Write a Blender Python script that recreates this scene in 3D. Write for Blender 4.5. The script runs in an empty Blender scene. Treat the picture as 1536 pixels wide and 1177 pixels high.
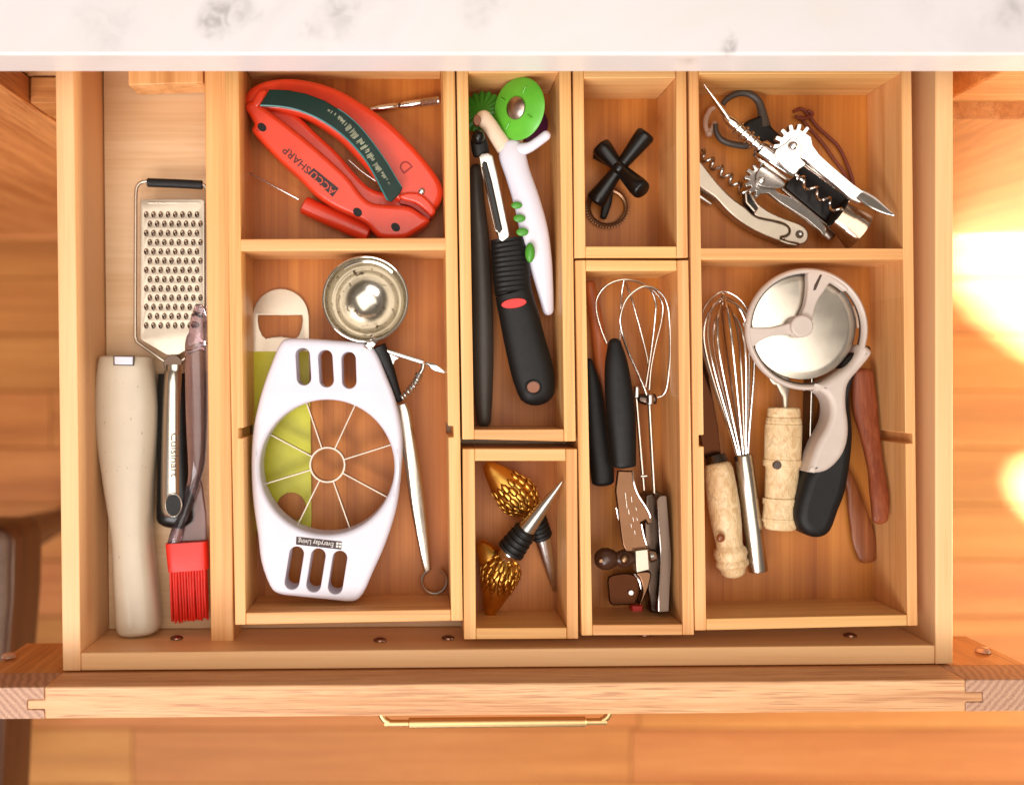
import bpy, bmesh, math, random
from mathutils import Vector, Matrix
random.seed(7)
SC = bpy.context.scene
COL = SC.collection
R = math.radians

# ------------------------------------------------------------------ camera
H = 0.7915                      # lens height above the drawer floor (z = 0)
F = 1600.0                      # focal length in photo pixels
CX, CY = 625.0, 588.5           # principal point in the photo
TILT = R(-0.9)
cam_d = bpy.data.cameras.new('camera')
cam = bpy.data.objects.new('camera', cam_d)
COL.objects.link(cam)
cam.location = (0, 0, H)
cam.rotation_euler = (TILT, 0, 0)
cam_d.sensor_width = 36.0
cam_d.lens = 36.0 * F / 1536.0
cam_d.shift_x = (768.0 - CX) / 1536.0
cam_d.clip_start = 0.02
cam_d.clip_end = 50
cam_d.dof.use_dof = True
cam_d.dof.focus_distance = 0.738
cam_d.dof.aperture_fstop = 3.2
SC.camera = cam

# ------------------------------------------------------------------ light
SC.view_settings.view_transform = 'Standard'
SC.view_settings.look = 'None'
SC.view_settings.exposure = 0.46
SC.view_settings.gamma = 1.0
W = bpy.data.worlds.new('World')
SC.world = W
W.use_nodes = True
W.node_tree.nodes['Background'].inputs['Color'].default_value = (1.0, 0.85, 0.71, 1)
W.node_tree.nodes['Background'].inputs['Strength'].default_value = 0.18

def lamp(name, kind, loc, target, energy, color, **kw):
    d = bpy.data.lights.new(name, kind)
    d.energy = energy
    d.color = color
    for k, v in kw.items():
        setattr(d, k, v)
    o = bpy.data.objects.new(name, d)
    COL.objects.link(o)
    o.location = loc
    o.rotation_euler = (Vector(target) - Vector(loc)).to_track_quat('-Z', 'Y').to_euler()
    return o

lamp('window_light', 'AREA', (-0.75, -1.25, 1.78), (0.05, 0.0, 0.0), 31, (1.0, 0.96, 0.96), shape='RECTANGLE', size=1.3, size_y=0.9)
lamp('overhead_fill_light', 'AREA', (0.15, -0.15, 2.4), (0.05, 0.0, 0.0), 27, (1.0, 0.93, 0.84), shape='SQUARE', size=1.9)  # added overhead fill, brings soft light down into the trays
lamp('front_window_light', 'AREA', (-0.5, -2.5, 0.75), (0.0, 0.0, 0.05), 17, (0.90, 0.94, 1.0), shape='RECTANGLE', size=1.0, size_y=0.7)
lamp('side_window_light', 'AREA', (2.3, -0.5, 0.15), (0.75, -0.30, -0.775), 50, (1.0, 0.88, 0.66), shape='RECTANGLE', size=0.9, size_y=0.6)
lamp('sun_patch_light', 'SPOT', (2.9, -0.9, 1.1), (0.985, 0.160, -0.775), 6500, (1.0, 0.97, 0.91), spot_size=R(5.9), spot_blend=0.06, shadow_soft_size=0.03)
lamp('sun_streak_light', 'SPOT', (2.9, -1.1, 1.1), (0.945, -0.175, -0.775), 6000, (1.0, 0.93, 0.78), spot_size=R(1.9), spot_blend=0.15, shadow_soft_size=0.02)

# ------------------------------------------------------------------ measuring
_c, _s = math.cos(TILT), math.sin(TILT)
def ray(px, py):
    x = (px - CX) / F
    y = -(py - CY) / F
    return Vector((x, y * _c + _s, y * _s - _c))
def P(px, py, z):
    """point at height z seen at photo position (px, py)"""
    d = ray(px, py)
    t = (z - H) / d.z
    return Vector((d.x * t, d.y * t, z))
def PY(px, py, Y):
    d = ray(px, py)
    t = Y / d.y
    return Vector((d.x * t, Y, H + d.z * t))
def PX(z):
    """metres per photo pixel at height z"""
    return (H - z) / F

# ------------------------------------------------------------------ materials
def lin(c):
    return tuple(((v / 255.0) / 12.92 if v / 255.0 <= 0.04045 else ((v / 255.0 + 0.055) / 1.055) ** 2.4) for v in c) + (1.0,)
class NT:
    def __init__(s, name):
        s.m = bpy.data.materials.new(name)
        s.m.use_nodes = True
        s.t = s.m.node_tree
        s.b = s.t.nodes['Principled BSDF']
    def n(s, typ, **kw):
        nd = s.t.nodes.new(typ)
        for k, v in kw.items():
            if k.startswith('i_'):
                nd.inputs[k[2:].replace('_', ' ')].default_value = v
            else:
                setattr(nd, k, v)
        return nd
    def l(s, a, b):
        s.t.links.new(a, b)
    def math(s, op, a, b=None, c=None):
        nd = s.n('ShaderNodeMath', operation=op)
        for i, v in enumerate((a, b, c)):
            if v is None: continue
            if hasattr(v, 'links'): s.l(v, nd.inputs[i])
            else: nd.inputs[i].default_value = v
        return nd.outputs[0]
    def ramp(s, fac, stops, interp='LINEAR'):
        nd = s.n('ShaderNodeValToRGB')
        nd.color_ramp.interpolation = interp
        els = nd.color_ramp.elements
        while len(els) < len(stops): els.new(0.5)
        for e, (p, c) in zip(els, stops):
            e.position = p
            e.color = c
        s.l(fac, nd.inputs['Fac'])
        return nd.outputs['Color']
    def mix(s, fac, a, b, mode='MIX'):
        nd = s.n('ShaderNodeMix', data_type='RGBA', blend_type=mode)
        for i, v in ((0, fac), (6, a), (7, b)):
            if hasattr(v, 'links'): s.l(v, nd.inputs[i])
            else: nd.inputs[i].default_value = v
        return nd.outputs[2]
    def coords(s, scale, seed=True):
        tc = s.n('ShaderNodeTexCoord')
        mp = s.n('ShaderNodeMapping')
        mp.inputs['Scale'].default_value = scale
        src = tc.outputs['Object']
        if seed:
            oi = s.n('ShaderNodeObjectInfo')
            va = s.n('ShaderNodeVectorMath', operation='MULTIPLY_ADD')
            cx = s.n('ShaderNodeCombineXYZ')
            for i in range(3): s.l(oi.outputs['Random'], cx.inputs[i])
            s.l(cx.outputs[0], va.inputs[0])
            va.inputs[1].default_value = (3.1, 5.7, 4.3)
            s.l(src, va.inputs[2])
            src = va.outputs[0]
        s.l(src, mp.inputs['Vector'])
        return mp.outputs['Vector'], src
    def noise(s, vec, scale=1.0, detail=3.0, rough=0.5, dist=0.0):
        nd = s.n('ShaderNodeTexNoise')
        nd.inputs['Scale'].default_value = scale
        nd.inputs['Detail'].default_value = detail
        nd.inputs['Roughness'].default_value = rough
        nd.inputs['Distortion'].default_value = dist
        s.l(vec, nd.inputs['Vector'])
        return nd.outputs['Fac']
    def bump(s, h, strength=0.3, dist=0.001):
        nd = s.n('ShaderNodeBump')
        nd.inputs['Strength'].default_value = strength
        nd.inputs['Distance'].default_value = dist
        s.l(h, nd.inputs['Height'])
        s.l(nd.outputs['Normal'], s.b.inputs['Normal'])
    def col(s, c):
        if hasattr(c, 'links'): s.l(c, s.b.inputs['Base Color'])
        else: s.b.inputs['Base Color'].default_value = c
    def set(s, **kw):
        for k, v in kw.items():
            k = k.replace('_', ' ')
            if hasattr(v, 'links'): s.l(v, s.b.inputs[k])
            else: s.b.inputs[k].default_value = v

def sc(axis, across, along):
    return {'X': (along, across, across), 'Y': (across, along, across), 'Z': (across, across, along)}[axis]

def wood(name, dark, mid, light, axis, broad=45, fine=520, along=5, strip=0.0, strip_amp=0.17, pores=None, rough=0.42, vary=0.10, coat=0.15, contrast=1.0, rings=0.0):
    k = NT(name)
    v1, src = k.coords(sc(axis, broad, along * 0.5))
    v2, _ = k.coords(sc(axis, fine, along * 2.2))
    n1 = k.noise(v1, 1.0, 3, 0.55, 0.6)
    n2 = k.noise(v2, 1.0, 4, 0.6, 0.2)
    f = k.math('ADD', k.math('MULTIPLY', n1, 0.62), k.math('MULTIPLY', n2, 0.38))
    if rings:
        v4, _ = k.coords(sc(axis, rings, along * 0.25))
        wv = k.n('ShaderNodeTexWave', wave_type='BANDS', bands_direction={'X': 'Y', 'Y': 'X', 'Z': 'X'}[axis])
        wv.inputs['Scale'].default_value = 1.0
        wv.inputs['Distortion'].default_value = 5.0
        wv.inputs['Detail'].default_value = 2.0
        wv.inputs['Detail Scale'].default_value = 0.6
        k.l(v4, wv.inputs['Vector'])
        f = k.math('ADD', k.math('MULTIPLY', f, 0.72), k.math('MULTIPLY', wv.outputs['Fac'], 0.28))
    if strip:
        sx = k.n('ShaderNodeSeparateXYZ')
        k.l(src, sx.inputs[0])
        o = sx.outputs[{'X': 1, 'Y': 0, 'Z': 0}[axis]]
        fl = k.math('FLOOR', k.math('DIVIDE', o, strip))
        wn = k.n('ShaderNodeTexWhiteNoise', noise_dimensions='1D')
        k.l(fl, wn.inputs['W'])
        f = k.math('ADD', f, k.math('MULTIPLY', k.math('SUBTRACT', wn.outputs['Value'], 0.5), strip_amp))
    w = 0.16 / contrast
    c = k.ramp(f, [(0.5 - w, lin(dark)), (0.5, lin(mid)), (0.5 + w, lin(light))])
    if pores:
        v3, _ = k.coords(sc(axis, 1500, 26))
        n3 = k.noise(v3, 1.0, 2, 0.5)
        v5, _ = k.coords(sc(axis, 120, 4))
        n5 = k.noise(v5, 1.0, 2, 0.5)
        pf = k.ramp(k.math('ADD', n3, k.math('MULTIPLY', k.math('SUBTRACT', n5, 0.5), 0.35)), [(0.53, (0, 0, 0, 1)), (0.63, (1, 1, 1, 1))])
        c = k.mix(k.math('MULTIPLY', pf, 0.7), c, lin(pores))
    oi = k.n('ShaderNodeObjectInfo')
    hs = k.n('ShaderNodeHueSaturation')
    k.l(c, hs.inputs['Color'])
    k.l(k.math('ADD', k.math('MULTIPLY', oi.outputs['Random'], vary), 1.0 - vary / 2), hs.inputs['Value'])
    k.l(k.math('ADD', k.math('MULTIPLY', k.math('FRACT', k.math('MULTIPLY', oi.outputs['Random'], 37.7)), vary * 0.12), 0.5 - vary * 0.06), hs.inputs['Hue'])
    k.col(hs.outputs['Color'])
    k.set(Roughness=rough, Coat_Weight=coat * 0.4, Coat_Roughness=0.25, Specular_IOR_Level=0.3)
    k.bump(n2, 0.12, 0.0006)
    return k.m

def plastic(name, c, rough=0.4, mottle=0.05, spec=0.5, sss=0.0, bumpy=0.0, coat=0.0, spots=None):
    k = NT(name)
    v, _ = k.coords((70, 70, 70), seed=False)
    n = k.noise(v, 1.0, 4, 0.6)
    d = tuple(x * (1 - mottle * 2) for x in lin(c)[:3]) + (1,)
    b = tuple(min(1, x * (1 + mottle)) for x in lin(c)[:3]) + (1,)
    cc = k.ramp(n, [(0.3, d), (0.7, b)])
    if spots:
        v2, _ = k.coords((420, 160, 420), seed=False)
        n2 = k.noise(v2, 1.0, 3, 0.55, 0.5)
        m = k.ramp(n2, [(0.685, (0, 0, 0, 1)), (0.73, (1, 1, 1, 1))])
        cc = k.mix(k.math('MULTIPLY', m, 0.75), cc, lin(spots))
    k.col(cc)
    rv, _ = k.coords((260, 260, 260), seed=False)
    rn = k.noise(rv, 1.0, 3, 0.6)
    sv, _ = k.coords((900, 60, 300), seed=False)
    sn = k.noise(sv, 1.0, 2, 0.5, 1.5)
    scuff = k.ramp(sn, [(0.66, (0, 0, 0, 1)), (0.74, (1, 1, 1, 1))])
    k.set(Roughness=k.math('ADD', k.math('ADD', rough - 0.08, k.math('MULTIPLY', rn, 0.16)), k.math('MULTIPLY', scuff, 0.18)), Specular_IOR_Level=spec, Coat_Weight=coat)
    if sss:
        k.set(Subsurface_Weight=sss, Subsurface_Radius=(0.004, 0.003, 0.002))
    if bumpy:
        k.bump(rn, bumpy, 0.0005)
    return k.m

def metal(name, c, rough=0.25, brushed=None, mottle=0.08, aniso=0.0, stains=None):
    k = NT(name)
    if brushed:
        v, _ = k.coords(sc(brushed, 900, 18), seed=False)
    else:
        v, _ = k.coords((60, 60, 60), seed=False)
    n = k.noise(v, 1.0, 4, 0.6)
    d = tuple(x * (1 - mottle * 2) for x in lin(c)[:3]) + (1,)
    cc = k.ramp(n, [(0.3, d), (0.7, lin(c))])
    if stains:
        v2, _ = k.coords((130, 130, 130), seed=False)
        n2 = k.noise(v2, 1.0, 5, 0.65, 0.8)
        m = k.ramp(n2, [(0.60, (0, 0, 0, 1)), (0.64, (1, 1, 1, 1))])
        cc = k.mix(m, cc, lin(stains))
    k.col(cc)
    k.set(Metallic=1.0, Roughness=k.math('ADD', max(rough - 0.06, 0.02), k.math('MULTIPLY', n, 0.12)))
    if brushed:
        k.bump(n, 0.08, 0.0003)
    return k.m

M = {}
for ax in 'XY':
    M['bamboo' + ax] = wood('bamboo_' + ax, (206, 144, 82), (228, 170, 106), (238, 186, 124), ax, broad=110, fine=800, along=4, vary=0.09, strip=0.0047, strip_amp=0.14)
    M['maple' + ax] = wood('maple_' + ax, (224, 166, 112), (240, 188, 134), (246, 200, 150), ax, broad=60, fine=700, along=5, vary=0.04, contrast=0.6)
    M['oak' + ax] = wood('oak_' + ax, (190, 132, 88), (216, 164, 118), (228, 182, 138), ax, broad=90, fine=800, along=6, pores=(164, 108, 76), rough=0.5, vary=0.05, coat=0.05)
    M['oakbase' + ax] = wood('oak_cabinet_' + ax, (170, 104, 52), (202, 136, 76), (220, 160, 98), ax, broad=40, fine=400, along=3, pores=(150, 88, 46), vary=0.08)
M['oakbaseZ'] = wood('oak_cabinet_Z', (170, 104, 52), (202, 136, 76), (220, 160, 98), 'Z', broad=40, fine=400, along=3, pores=(150, 88, 46), vary=0.08)
M['bamboo_base'] = wood('bamboo_base_board', (154, 86, 30), (180, 109, 42), (196, 127, 55), 'Y', broad=70, fine=900, along=2, strip=0.0085, vary=0.06, contrast=0.8, coat=0.04)
M['ply'] = wood('drawer_plywood', (204, 162, 118), (218, 182, 140), (228, 196, 160), 'X', broad=22, fine=300, along=4, vary=0.03, rough=0.3, coat=0.3)
M['floorwood'] = wood('floor_oak', (150, 90, 42), (176, 113, 56), (192, 132, 72), 'X', broad=24, fine=420, along=2.2, pores=(166, 98, 48), rough=0.55, vary=0.13, coat=0.0)
M['backpanel'] = wood('panel_veneer', (182, 112, 62), (200, 130, 76), (212, 146, 90), 'X', broad=40, fine=500, along=4, vary=0.05)

def end_grain():
    k = NT('oak_end_grain')
    v, _ = k.coords((1, 1, 1), seed=False)
    wv = k.n('ShaderNodeTexWave', wave_type='RINGS', rings_direction='SPHERICAL')
    mp = k.n('ShaderNodeMapping')
    mp.inputs['Location'].default_value = (0.03, -0.085, 0)
    k.l(v, mp.inputs['Vector'])
    wv.inputs['Scale'].default_value = 80
    wv.inputs['Distortion'].default_value = 3.0
    wv.inputs['Detail'].default_value = 2
    k.l(mp.outputs[0], wv.inputs['Vector'])
    v2, _ = k.coords((900, 900, 900), seed=False)
    n = k.noise(v2, 1.0, 2, 0.6)
    f = k.math('ADD', k.math('MULTIPLY', wv.outputs['Fac'], 0.32), k.math('MULTIPLY', n, 0.85))
    k.col(k.ramp(f, [(0.3, lin((148, 106, 84))), (0.6, lin((180, 136, 110))), (0.9, lin((200, 158, 130)))]))
    k.set(Roughness=0.55)
    k.bump(f, 0.25, 0.0006)
    return k.m
M['endgrain'] = end_grain()

def marble():
    k = NT('white_marble')
    v, src = k.coords((1, 1, 1), seed=False)
    n = k.noise(v, 3.2, 6, 0.62, 1.1)
    n2 = k.noise(v, 9.0, 5, 0.6, 0.9)
    base = k.ramp(n, [(0.36, lin((208, 201, 201))), (0.52, lin((220, 215, 216))), (0.7, lin((218, 210, 205)))])
    # a few isolated grey smudges in the stone
    g = None
    src = k.n('ShaderNodeNewGeometry').outputs['Position']
    for (px, py, rad, amt) in ((325, 32, 0.017, 0.75), (360, 14, 0.016, 0.5), (510, 22, 0.02, 0.45), (1086, 74, 0.009, 0.7), (1030, 95, 0.012, 0.5), (1512, 20, 0.016, 0.45), (470, 48, 0.014, 0.3), (160, 40, 0.03, 0.2), (720, 2, 0.02, 0.3)):
        p = P(px, py, 0.138 if py < 83 else 0.125)
        vd = k.n('ShaderNodeVectorMath', operation='DISTANCE')
        vs = k.n('ShaderNodeVectorMath', operation='MULTIPLY_ADD')
        nv = k.n('ShaderNodeTexNoise')
        nv.inputs['Scale'].default_value = 60
        nv.inputs['Detail'].default_value = 4
        k.l(src, nv.inputs['Vector'])
        k.l(nv.outputs['Color'], vs.inputs[0])
        vs.inputs[1].default_value = (0.03, 0.03, 0.0)
        k.l(src, vs.inputs[2])
        k.l(vs.outputs[0], vd.inputs[0])
        vd.inputs[1].default_value = (p.x + 0.015, p.y + 0.015, p.z)
        mr = k.n('ShaderNodeMapRange', interpolation_type='SMOOTHSTEP')
        k.l(vd.outputs['Value'], mr.inputs['Value'])
        mr.inputs['From Min'].default_value = 0.0
        mr.inputs['From Max'].default_value = rad
        mr.inputs['To Min'].default_value = amt
        mr.inputs['To Max'].default_value = 0.0
        g = mr.outputs[0] if g is None else k.math('MAXIMUM', g, mr.outputs[0])
    n3 = k.noise(src, 70, 6, 0.65, 1.5)
    st = k.ramp(n3, [(0.40, (0, 0, 0, 1)), (0.60, (1, 1, 1, 1))])
    sm = k.math('MULTIPLY', g, k.math('ADD', 0.28, k.math('MULTIPLY', st, 0.62)))
    c = k.mix(sm, base, lin((132, 126, 122)))
    k.col(c)
    k.set(Roughness=0.34, Coat_Weight=0.05, Coat_Roughness=0.15, Subsurface_Weight=0.06, Subsurface_Radius=(0.006, 0.005, 0.004))
    return k.m
M['marble'] = marble()

# ------------------------------------------------------------------ geometry helpers
def thing(name, label, cat, loc, group=None, kind=None):
    o = bpy.data.objects.new(name, None)
    o.empty_display_size = 0.02
    COL.objects.link(o)
    o.location = loc
    o['label'] = label
    if cat: o['category'] = cat
    if group: o['group'] = group
    if kind: o['kind'] = kind
    return o
def wloc(o):
    v = Vector(o.location)
    while o.parent:
        o = o.parent
        v += Vector(o.location)
    return v
def finish(name, me, mat, parent=None, smooth=40, bevel=0.0, seg=2):
    """link a mesh given in world coordinates as one object"""
    me.name = name
    if mat is not None and not me.materials:
        me.materials.append(mat)
    if parent is not None:
        off = wloc(parent)
    else:
        co = [v.co for v in me.vertices]
        mn = Vector((min(c.x for c in co), min(c.y for c in co), min(c.z for c in co)))
        mx = Vector((max(c.x for c in co), max(c.y for c in co), max(c.z for c in co)))
        off = Vector(((mn.x + mx.x) / 2, (mn.y + mx.y) / 2, mn.z))
    me.transform(Matrix.Translation(-off))
    if smooth:
        me.shade_smooth()
        me.set_sharp_from_angle(angle=R(smooth))
    o = bpy.data.objects.new(name, me)
    COL.objects.link(o)
    if parent is not None: o.parent = parent
    else: o.location = off
    if bevel:
        b = o.modifiers.new('bevel', 'BEVEL')
        b.width = bevel
        b.segments = seg
        b.limit_method = 'ANGLE'
        b.angle_limit = R(35)
        b.use_clamp_overlap = True
    return o
def tag(o, label, cat=None, group=None, kind=None):
    if label: o['label'] = label
    if cat: o['category'] = cat
    if group: o['group'] = group
    if kind: o['kind'] = kind
    return o
class MB:
    """collects faces in world coordinates"""
    def __init__(s):
        s.v, s.f = [], []
    def add(s, vs, fs):
        b = len(s.v)
        s.v += [tuple(v) for v in vs]
        s.f += [tuple(b + i for i in f) for f in fs]
        return s
    def prism(s, pts, z0, z1):
        n = len(pts)
        a = sum(pts[i][0] * pts[(i + 1) % n][1] - pts[(i + 1) % n][0] * pts[i][1] for i in range(n))
        if a < 0: pts = pts[::-1]
        vs = [(p[0], p[1], z0) for p in pts] + [(p[0], p[1], z1) for p in pts]
        fs = [tuple(range(n - 1, -1, -1)), tuple(range(n, 2 * n))] + [(i, (i + 1) % n, n + (i + 1) % n, n + i) for i in range(n)]
        return s.add(vs, fs)
    def box(s, a, b):
        x0, x1 = sorted((a[0], b[0])); y0, y1 = sorted((a[1], b[1])); z0, z1 = sorted((a[2], b[2]))
        return s.prism([(x0, y0), (x1, y0), (x1, y1), (x0, y1)], z0, z1)
    def tube(s, pts, w, h=None, seg=10, closed=False, caps=True, up=None, ex=2.0, twist=0.0):
        """sweep an ellipse (half sizes w across, h along up) along pts"""
        pts = [Vector(p) for p in pts]
        n = len(pts)
        W_ = w if hasattr(w, '__len__') else [w] * n
        H_ = W_ if h is None else (h if hasattr(h, '__len__') else [h] * n)
        tans = []
        for i in range(n):
            if closed: t = pts[(i + 1) % n] - pts[i - 1]
            else: t = pts[min(i + 1, n - 1)] - pts[max(i - 1, 0)]
            tans.append(t.normalized() if t.length > 1e-9 else Vector((1, 0, 0)))
        u = Vector(up) if up is not None else Vector((0, 0, 1))
        if abs(tans[0].dot(u.normalized())) > 0.95 and up is None: u = Vector((0, 1, 0))
        rings = []
        side_prev = None
        for i in range(n):
            t = tans[i]
            if up is not None or side_prev is None:
                side = t.cross(u)
            else:
                side = side_prev - t * side_prev.dot(t)
            if side.length < 1e-6: side = t.orthogonal()
            side.normalize()
            side_prev = side
            nn = side.cross(t).normalized()
            ring = []
            for k in range(seg):
                a = 2 * math.pi * k / seg + twist
                ca, sa = math.cos(a), math.sin(a)
                ca = math.copysign(abs(ca) ** (2 / ex), ca); sa = math.copysign(abs(sa) ** (2 / ex), sa)
                ring.append(pts[i] + side * (ca * W_[i]) + nn * (sa * H_[i]))
            rings.append(ring)
        vs = [v for r in rings for v in r]
        fs = []
        m = n if closed else n - 1
        for i in range(m):
            for k in range(seg):
                a, b = i * seg + k, i * seg + (k + 1) % seg
                c, d = ((i + 1) % n) * seg + (k + 1) % seg, ((i + 1) % n) * seg + k
                fs.append((a, b, c, d))
        if not closed and caps:
            fs.append(tuple(range(seg - 1, -1, -1)))
            fs.append(tuple((n - 1) * seg + k for k in range(seg)))
        return s.add(vs, fs)
    def lathe(s, p0, p1, prof, seg=24, squash=1.0):
        """prof: (distance along p0->p1 as a fraction, radius)"""
        p0, p1 = Vector(p0), Vector(p1)
        ax = p1 - p0
        L = ax.length
        ax.normalize()
        u = ax.cross(Vector((0, 0, 1)))
        if u.length < 1e-4: u = Vector((1, 0, 0))
        u.normalize()
        w = u.cross(ax).normalized()
        vs, fs = [], []
        for (t, r) in prof:
            for k in range(seg):
                a = 2 * math.pi * k / seg
                vs.append(p0 + ax * (t * L) + u * (r * math.cos(a)) + w * (r * math.sin(a) * squash))
        for i in range(len(prof) - 1):
            for k in range(seg):
                a, b = i * seg + k, i * seg + (k + 1) % seg
                fs.append((a, b, b + seg, a + seg))
        if prof[0][1] > 1e-6: fs.append(tuple(range(seg - 1, -1, -1)))
        if prof[-1][1] > 1e-6: fs.append(tuple((len(prof) - 1) * seg + k for k in range(seg)))
        return s.add(vs, fs)
    def ball(s, c, r, seg=16, rings=10):
        r = Vector(r) if hasattr(r, '__len__') else Vector((r, r, r))
        vs, fs = [], []
        for i in range(rings + 1):
            th = math.pi * i / rings
            for k in range(seg):
                a = 2 * math.pi * k / seg
                vs.append((c[0] + r.x * math.sin(th) * math.cos(a), c[1] + r.y * math.sin(th) * math.sin(a), c[2] - r.z * math.cos(th)))
        for i in range(rings):
            for k in range(seg):
                a, b = i * seg + k, i * seg + (k + 1) % seg
                fs.append((a, b, b + seg, a + seg))
        return s.add(vs, fs)
    def mesh(s, name='mesh'):
        me = bpy.data.meshes.new(name)
        me.from_pydata(s.v, [], s.f)
        bm = bmesh.new()
        bm.from_mesh(me)
        bmesh.ops.remove_doubles(bm, verts=bm.verts, dist=1e-6)
        bmesh.ops.recalc_face_normals(bm, faces=bm.faces)
        bm.to_mesh(me)
        bm.free()
        return me
    def obj(s, name, mat, parent=None, **kw):
        return finish(name, s.mesh(name), mat, parent, **kw)

def spline(pts, n=6, closed=False):
    """Catmull-Rom through points of any dimension"""
    pts = [tuple(p) for p in pts]
    m = len(pts)
    out = []
    for i in range(m if closed else m - 1):
        g = lambda j: pts[j % m] if closed else pts[max(0, min(m - 1, j))]
        p0, p1, p2, p3 = g(i - 1), g(i), g(i + 1), g(i + 2)
        for k in range(n):
            t = k / n
            out.append(tuple(0.5 * (2 * b + (c - a) * t + (2 * a - 5 * b + 4 * c - d) * t * t + (3 * b - a - 3 * c + d) * t ** 3) for a, b, c, d in zip(p0, p1, p2, p3)))
    if not closed: out.append(pts[-1])
    return out
def circ(cx, cy, r, n=40, ry=None, rot=0.0, a0=0.0, a1=360.0):
    ry = r if ry is None else ry
    full = abs(a1 - a0 - 360) < 1e-6
    m = n if full else n + 1
    out = []
    for i in range(m):
        a = R(a0 + (a1 - a0) * i / n)
        x, y = r * math.cos(a), ry * math.sin(a)
        c, s_ = math.cos(R(rot)), math.sin(R(rot))
        out.append((cx + x * c - y * s_, cy + x * s_ + y * c))
    return out
def offset_ring(pl, d):
    """move a closed 2D contour inwards (d > 0) along its vertex normals"""
    n = len(pl)
    area = sum(pl[i][0] * pl[(i + 1) % n][1] - pl[(i + 1) % n][0] * pl[i][1] for i in range(n))
    sg = 1 if area > 0 else -1
    out = []
    for i in range(n):
        a, b, c = Vector(pl[i - 1]), Vector(pl[i]), Vector(pl[(i + 1) % n])
        e1, e2 = (b - a), (c - b)
        if e1.length < 1e-9 or e2.length < 1e-9:
            out.append(tuple(b)); continue
        n1 = Vector((-e1.y, e1.x)).normalized() * sg
        n2 = Vector((-e2.y, e2.x)).normalized() * sg
        m = n1 + n2
        if m.length < 1e-6: m = n1
        m.normalize()
        out.append(tuple(b + m * (d / max(0.5, m.dot(n1)))))
    return out
def holed_slab(name, outline, holes, z1, z0, mat, parent, bevel, hbevel, smooth, res=4):
    """flat piece with openings: rounded upper edge on the outline and (smaller) on the openings"""
    from mathutils.geometry import tessellate_polygon
    W2 = lambda pl: [tuple(P(p[0], p[1], z1).xy) for p in pl]
    rings_all = []
    b = MB()
    tops, bots = [], []
    for i, pl in enumerate([outline] + list(holes)):
        q = W2(pl)
        bv, sgn = (bevel, 1) if i == 0 else (hbevel[min(i - 1, len(hbevel) - 1)] if hasattr(hbevel, '__len__') else hbevel, -1)
        n = len(q)
        lv = [(0.0, z0)]
        for k in range(res + 1):
            a = math.pi / 2 * k / res
            lv.append((bv * (1 - math.cos(a)), z1 - bv + bv * math.sin(a)))
        base_i = len(b.v)
        for (d, z) in lv:
            b.v += [(x, y, z) for x, y in (offset_ring(q, sgn * d) if d else q)]
        for l in range(len(lv) - 1):
            for k in range(n):
                j = (k + 1) % n
                b.f.append((base_i + l * n + k, base_i + l * n + j, base_i + (l + 1) * n + j, base_i + (l + 1) * n + k))
        bots.append((base_i, n)); tops.append((base_i + (len(lv) - 1) * n, n))
    for grp in (tops, bots):
        loops = [[Vector(b.v[s_ + k]) for k in range(n)] for s_, n in grp]
        idx = [s_ + k for s_, n in grp for k in range(n)]
        for t in tessellate_polygon(loops):
            b.f.append(tuple(idx[k] for k in t))
    return b.obj(name, mat, parent, smooth=smooth)
def slab(name, outline, z1, z0, mat, parent=None, bevel=0.0008, holes=(), smooth=50, bres=2, hbevel=None):
    """flat piece traced at its own height z1 with true thickness down to z0; outline in photo pixels"""
    if holes:
        return holed_slab(name, outline, holes, z1, z0, mat, parent, min(bevel, (z1 - z0) * 0.9), hbevel if hbevel is not None else min(bevel, (z1 - z0) * 0.9), smooth)
    cu = bpy.data.curves.new(name, 'CURVE')
    cu.dimensions = '2D'
    cu.fill_mode = 'BOTH'
    for pl in [outline] + list(holes):
        sp = cu.splines.new('POLY')
        sp.points.add(len(pl) - 1)
        for q, p in zip(sp.points, pl):
            w = P(p[0], p[1], z1)
            q.co = (w.x, w.y, 0, 1)
        sp.use_cyclic_u = True
    h = (z1 - z0) / 2
    bevel = min(bevel, h * 0.95)
    cu.extrude = max(h - bevel, 1e-5)
    cu.bevel_depth = bevel
    cu.bevel_resolution = bres
    cu.offset = -bevel
    ob = bpy.data.objects.new(name, cu)
    me = bpy.data.meshes.new_from_object(ob)
    bpy.data.objects.remove(ob)
    me.transform(Matrix.Translation((0, 0, z0 + h)))
    me.materials.clear()
    return finish(name, me, mat, parent, smooth=smooth)
def lettering(name, body, px, py, z, height_px, angle, mat, parent, depth=0.0002, width=None, bold=0.0, shear=0.0, tilt=None):
    """raised print: baseline centre at a photo position, angle in degrees (image, anticlockwise), built-in font"""
    cu = bpy.data.curves.new(name, 'FONT')
    cu.body = body
    cu.align_x = 'CENTER'
    cu.align_y = 'CENTER'
    cu.size = height_px * PX(z) * 1.4
    cu.extrude = depth
    cu.offset = bold
    cu.shear = shear
    cu.resolution_u = 3
    ob = bpy.data.objects.new(name, cu)
    me = bpy.data.meshes.new_from_object(ob)
    bpy.data.objects.remove(ob)
    if width:
        xs = [v.co.x for v in me.vertices]
        s_ = width * PX(z) / (max(xs) - min(xs))
        me.transform(Matrix.Scale(s_, 4, (1, 0, 0)))
    T = Matrix.Translation(P(px, py, z)) @ Matrix.Rotation(R(angle), 4, 'Z')
    if tilt: T = T @ Matrix.Rotation(R(tilt), 4, 'X')
    me.transform(T)
    me.materials.clear()
    return finish(name, me, mat, parent, smooth=0)
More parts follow.
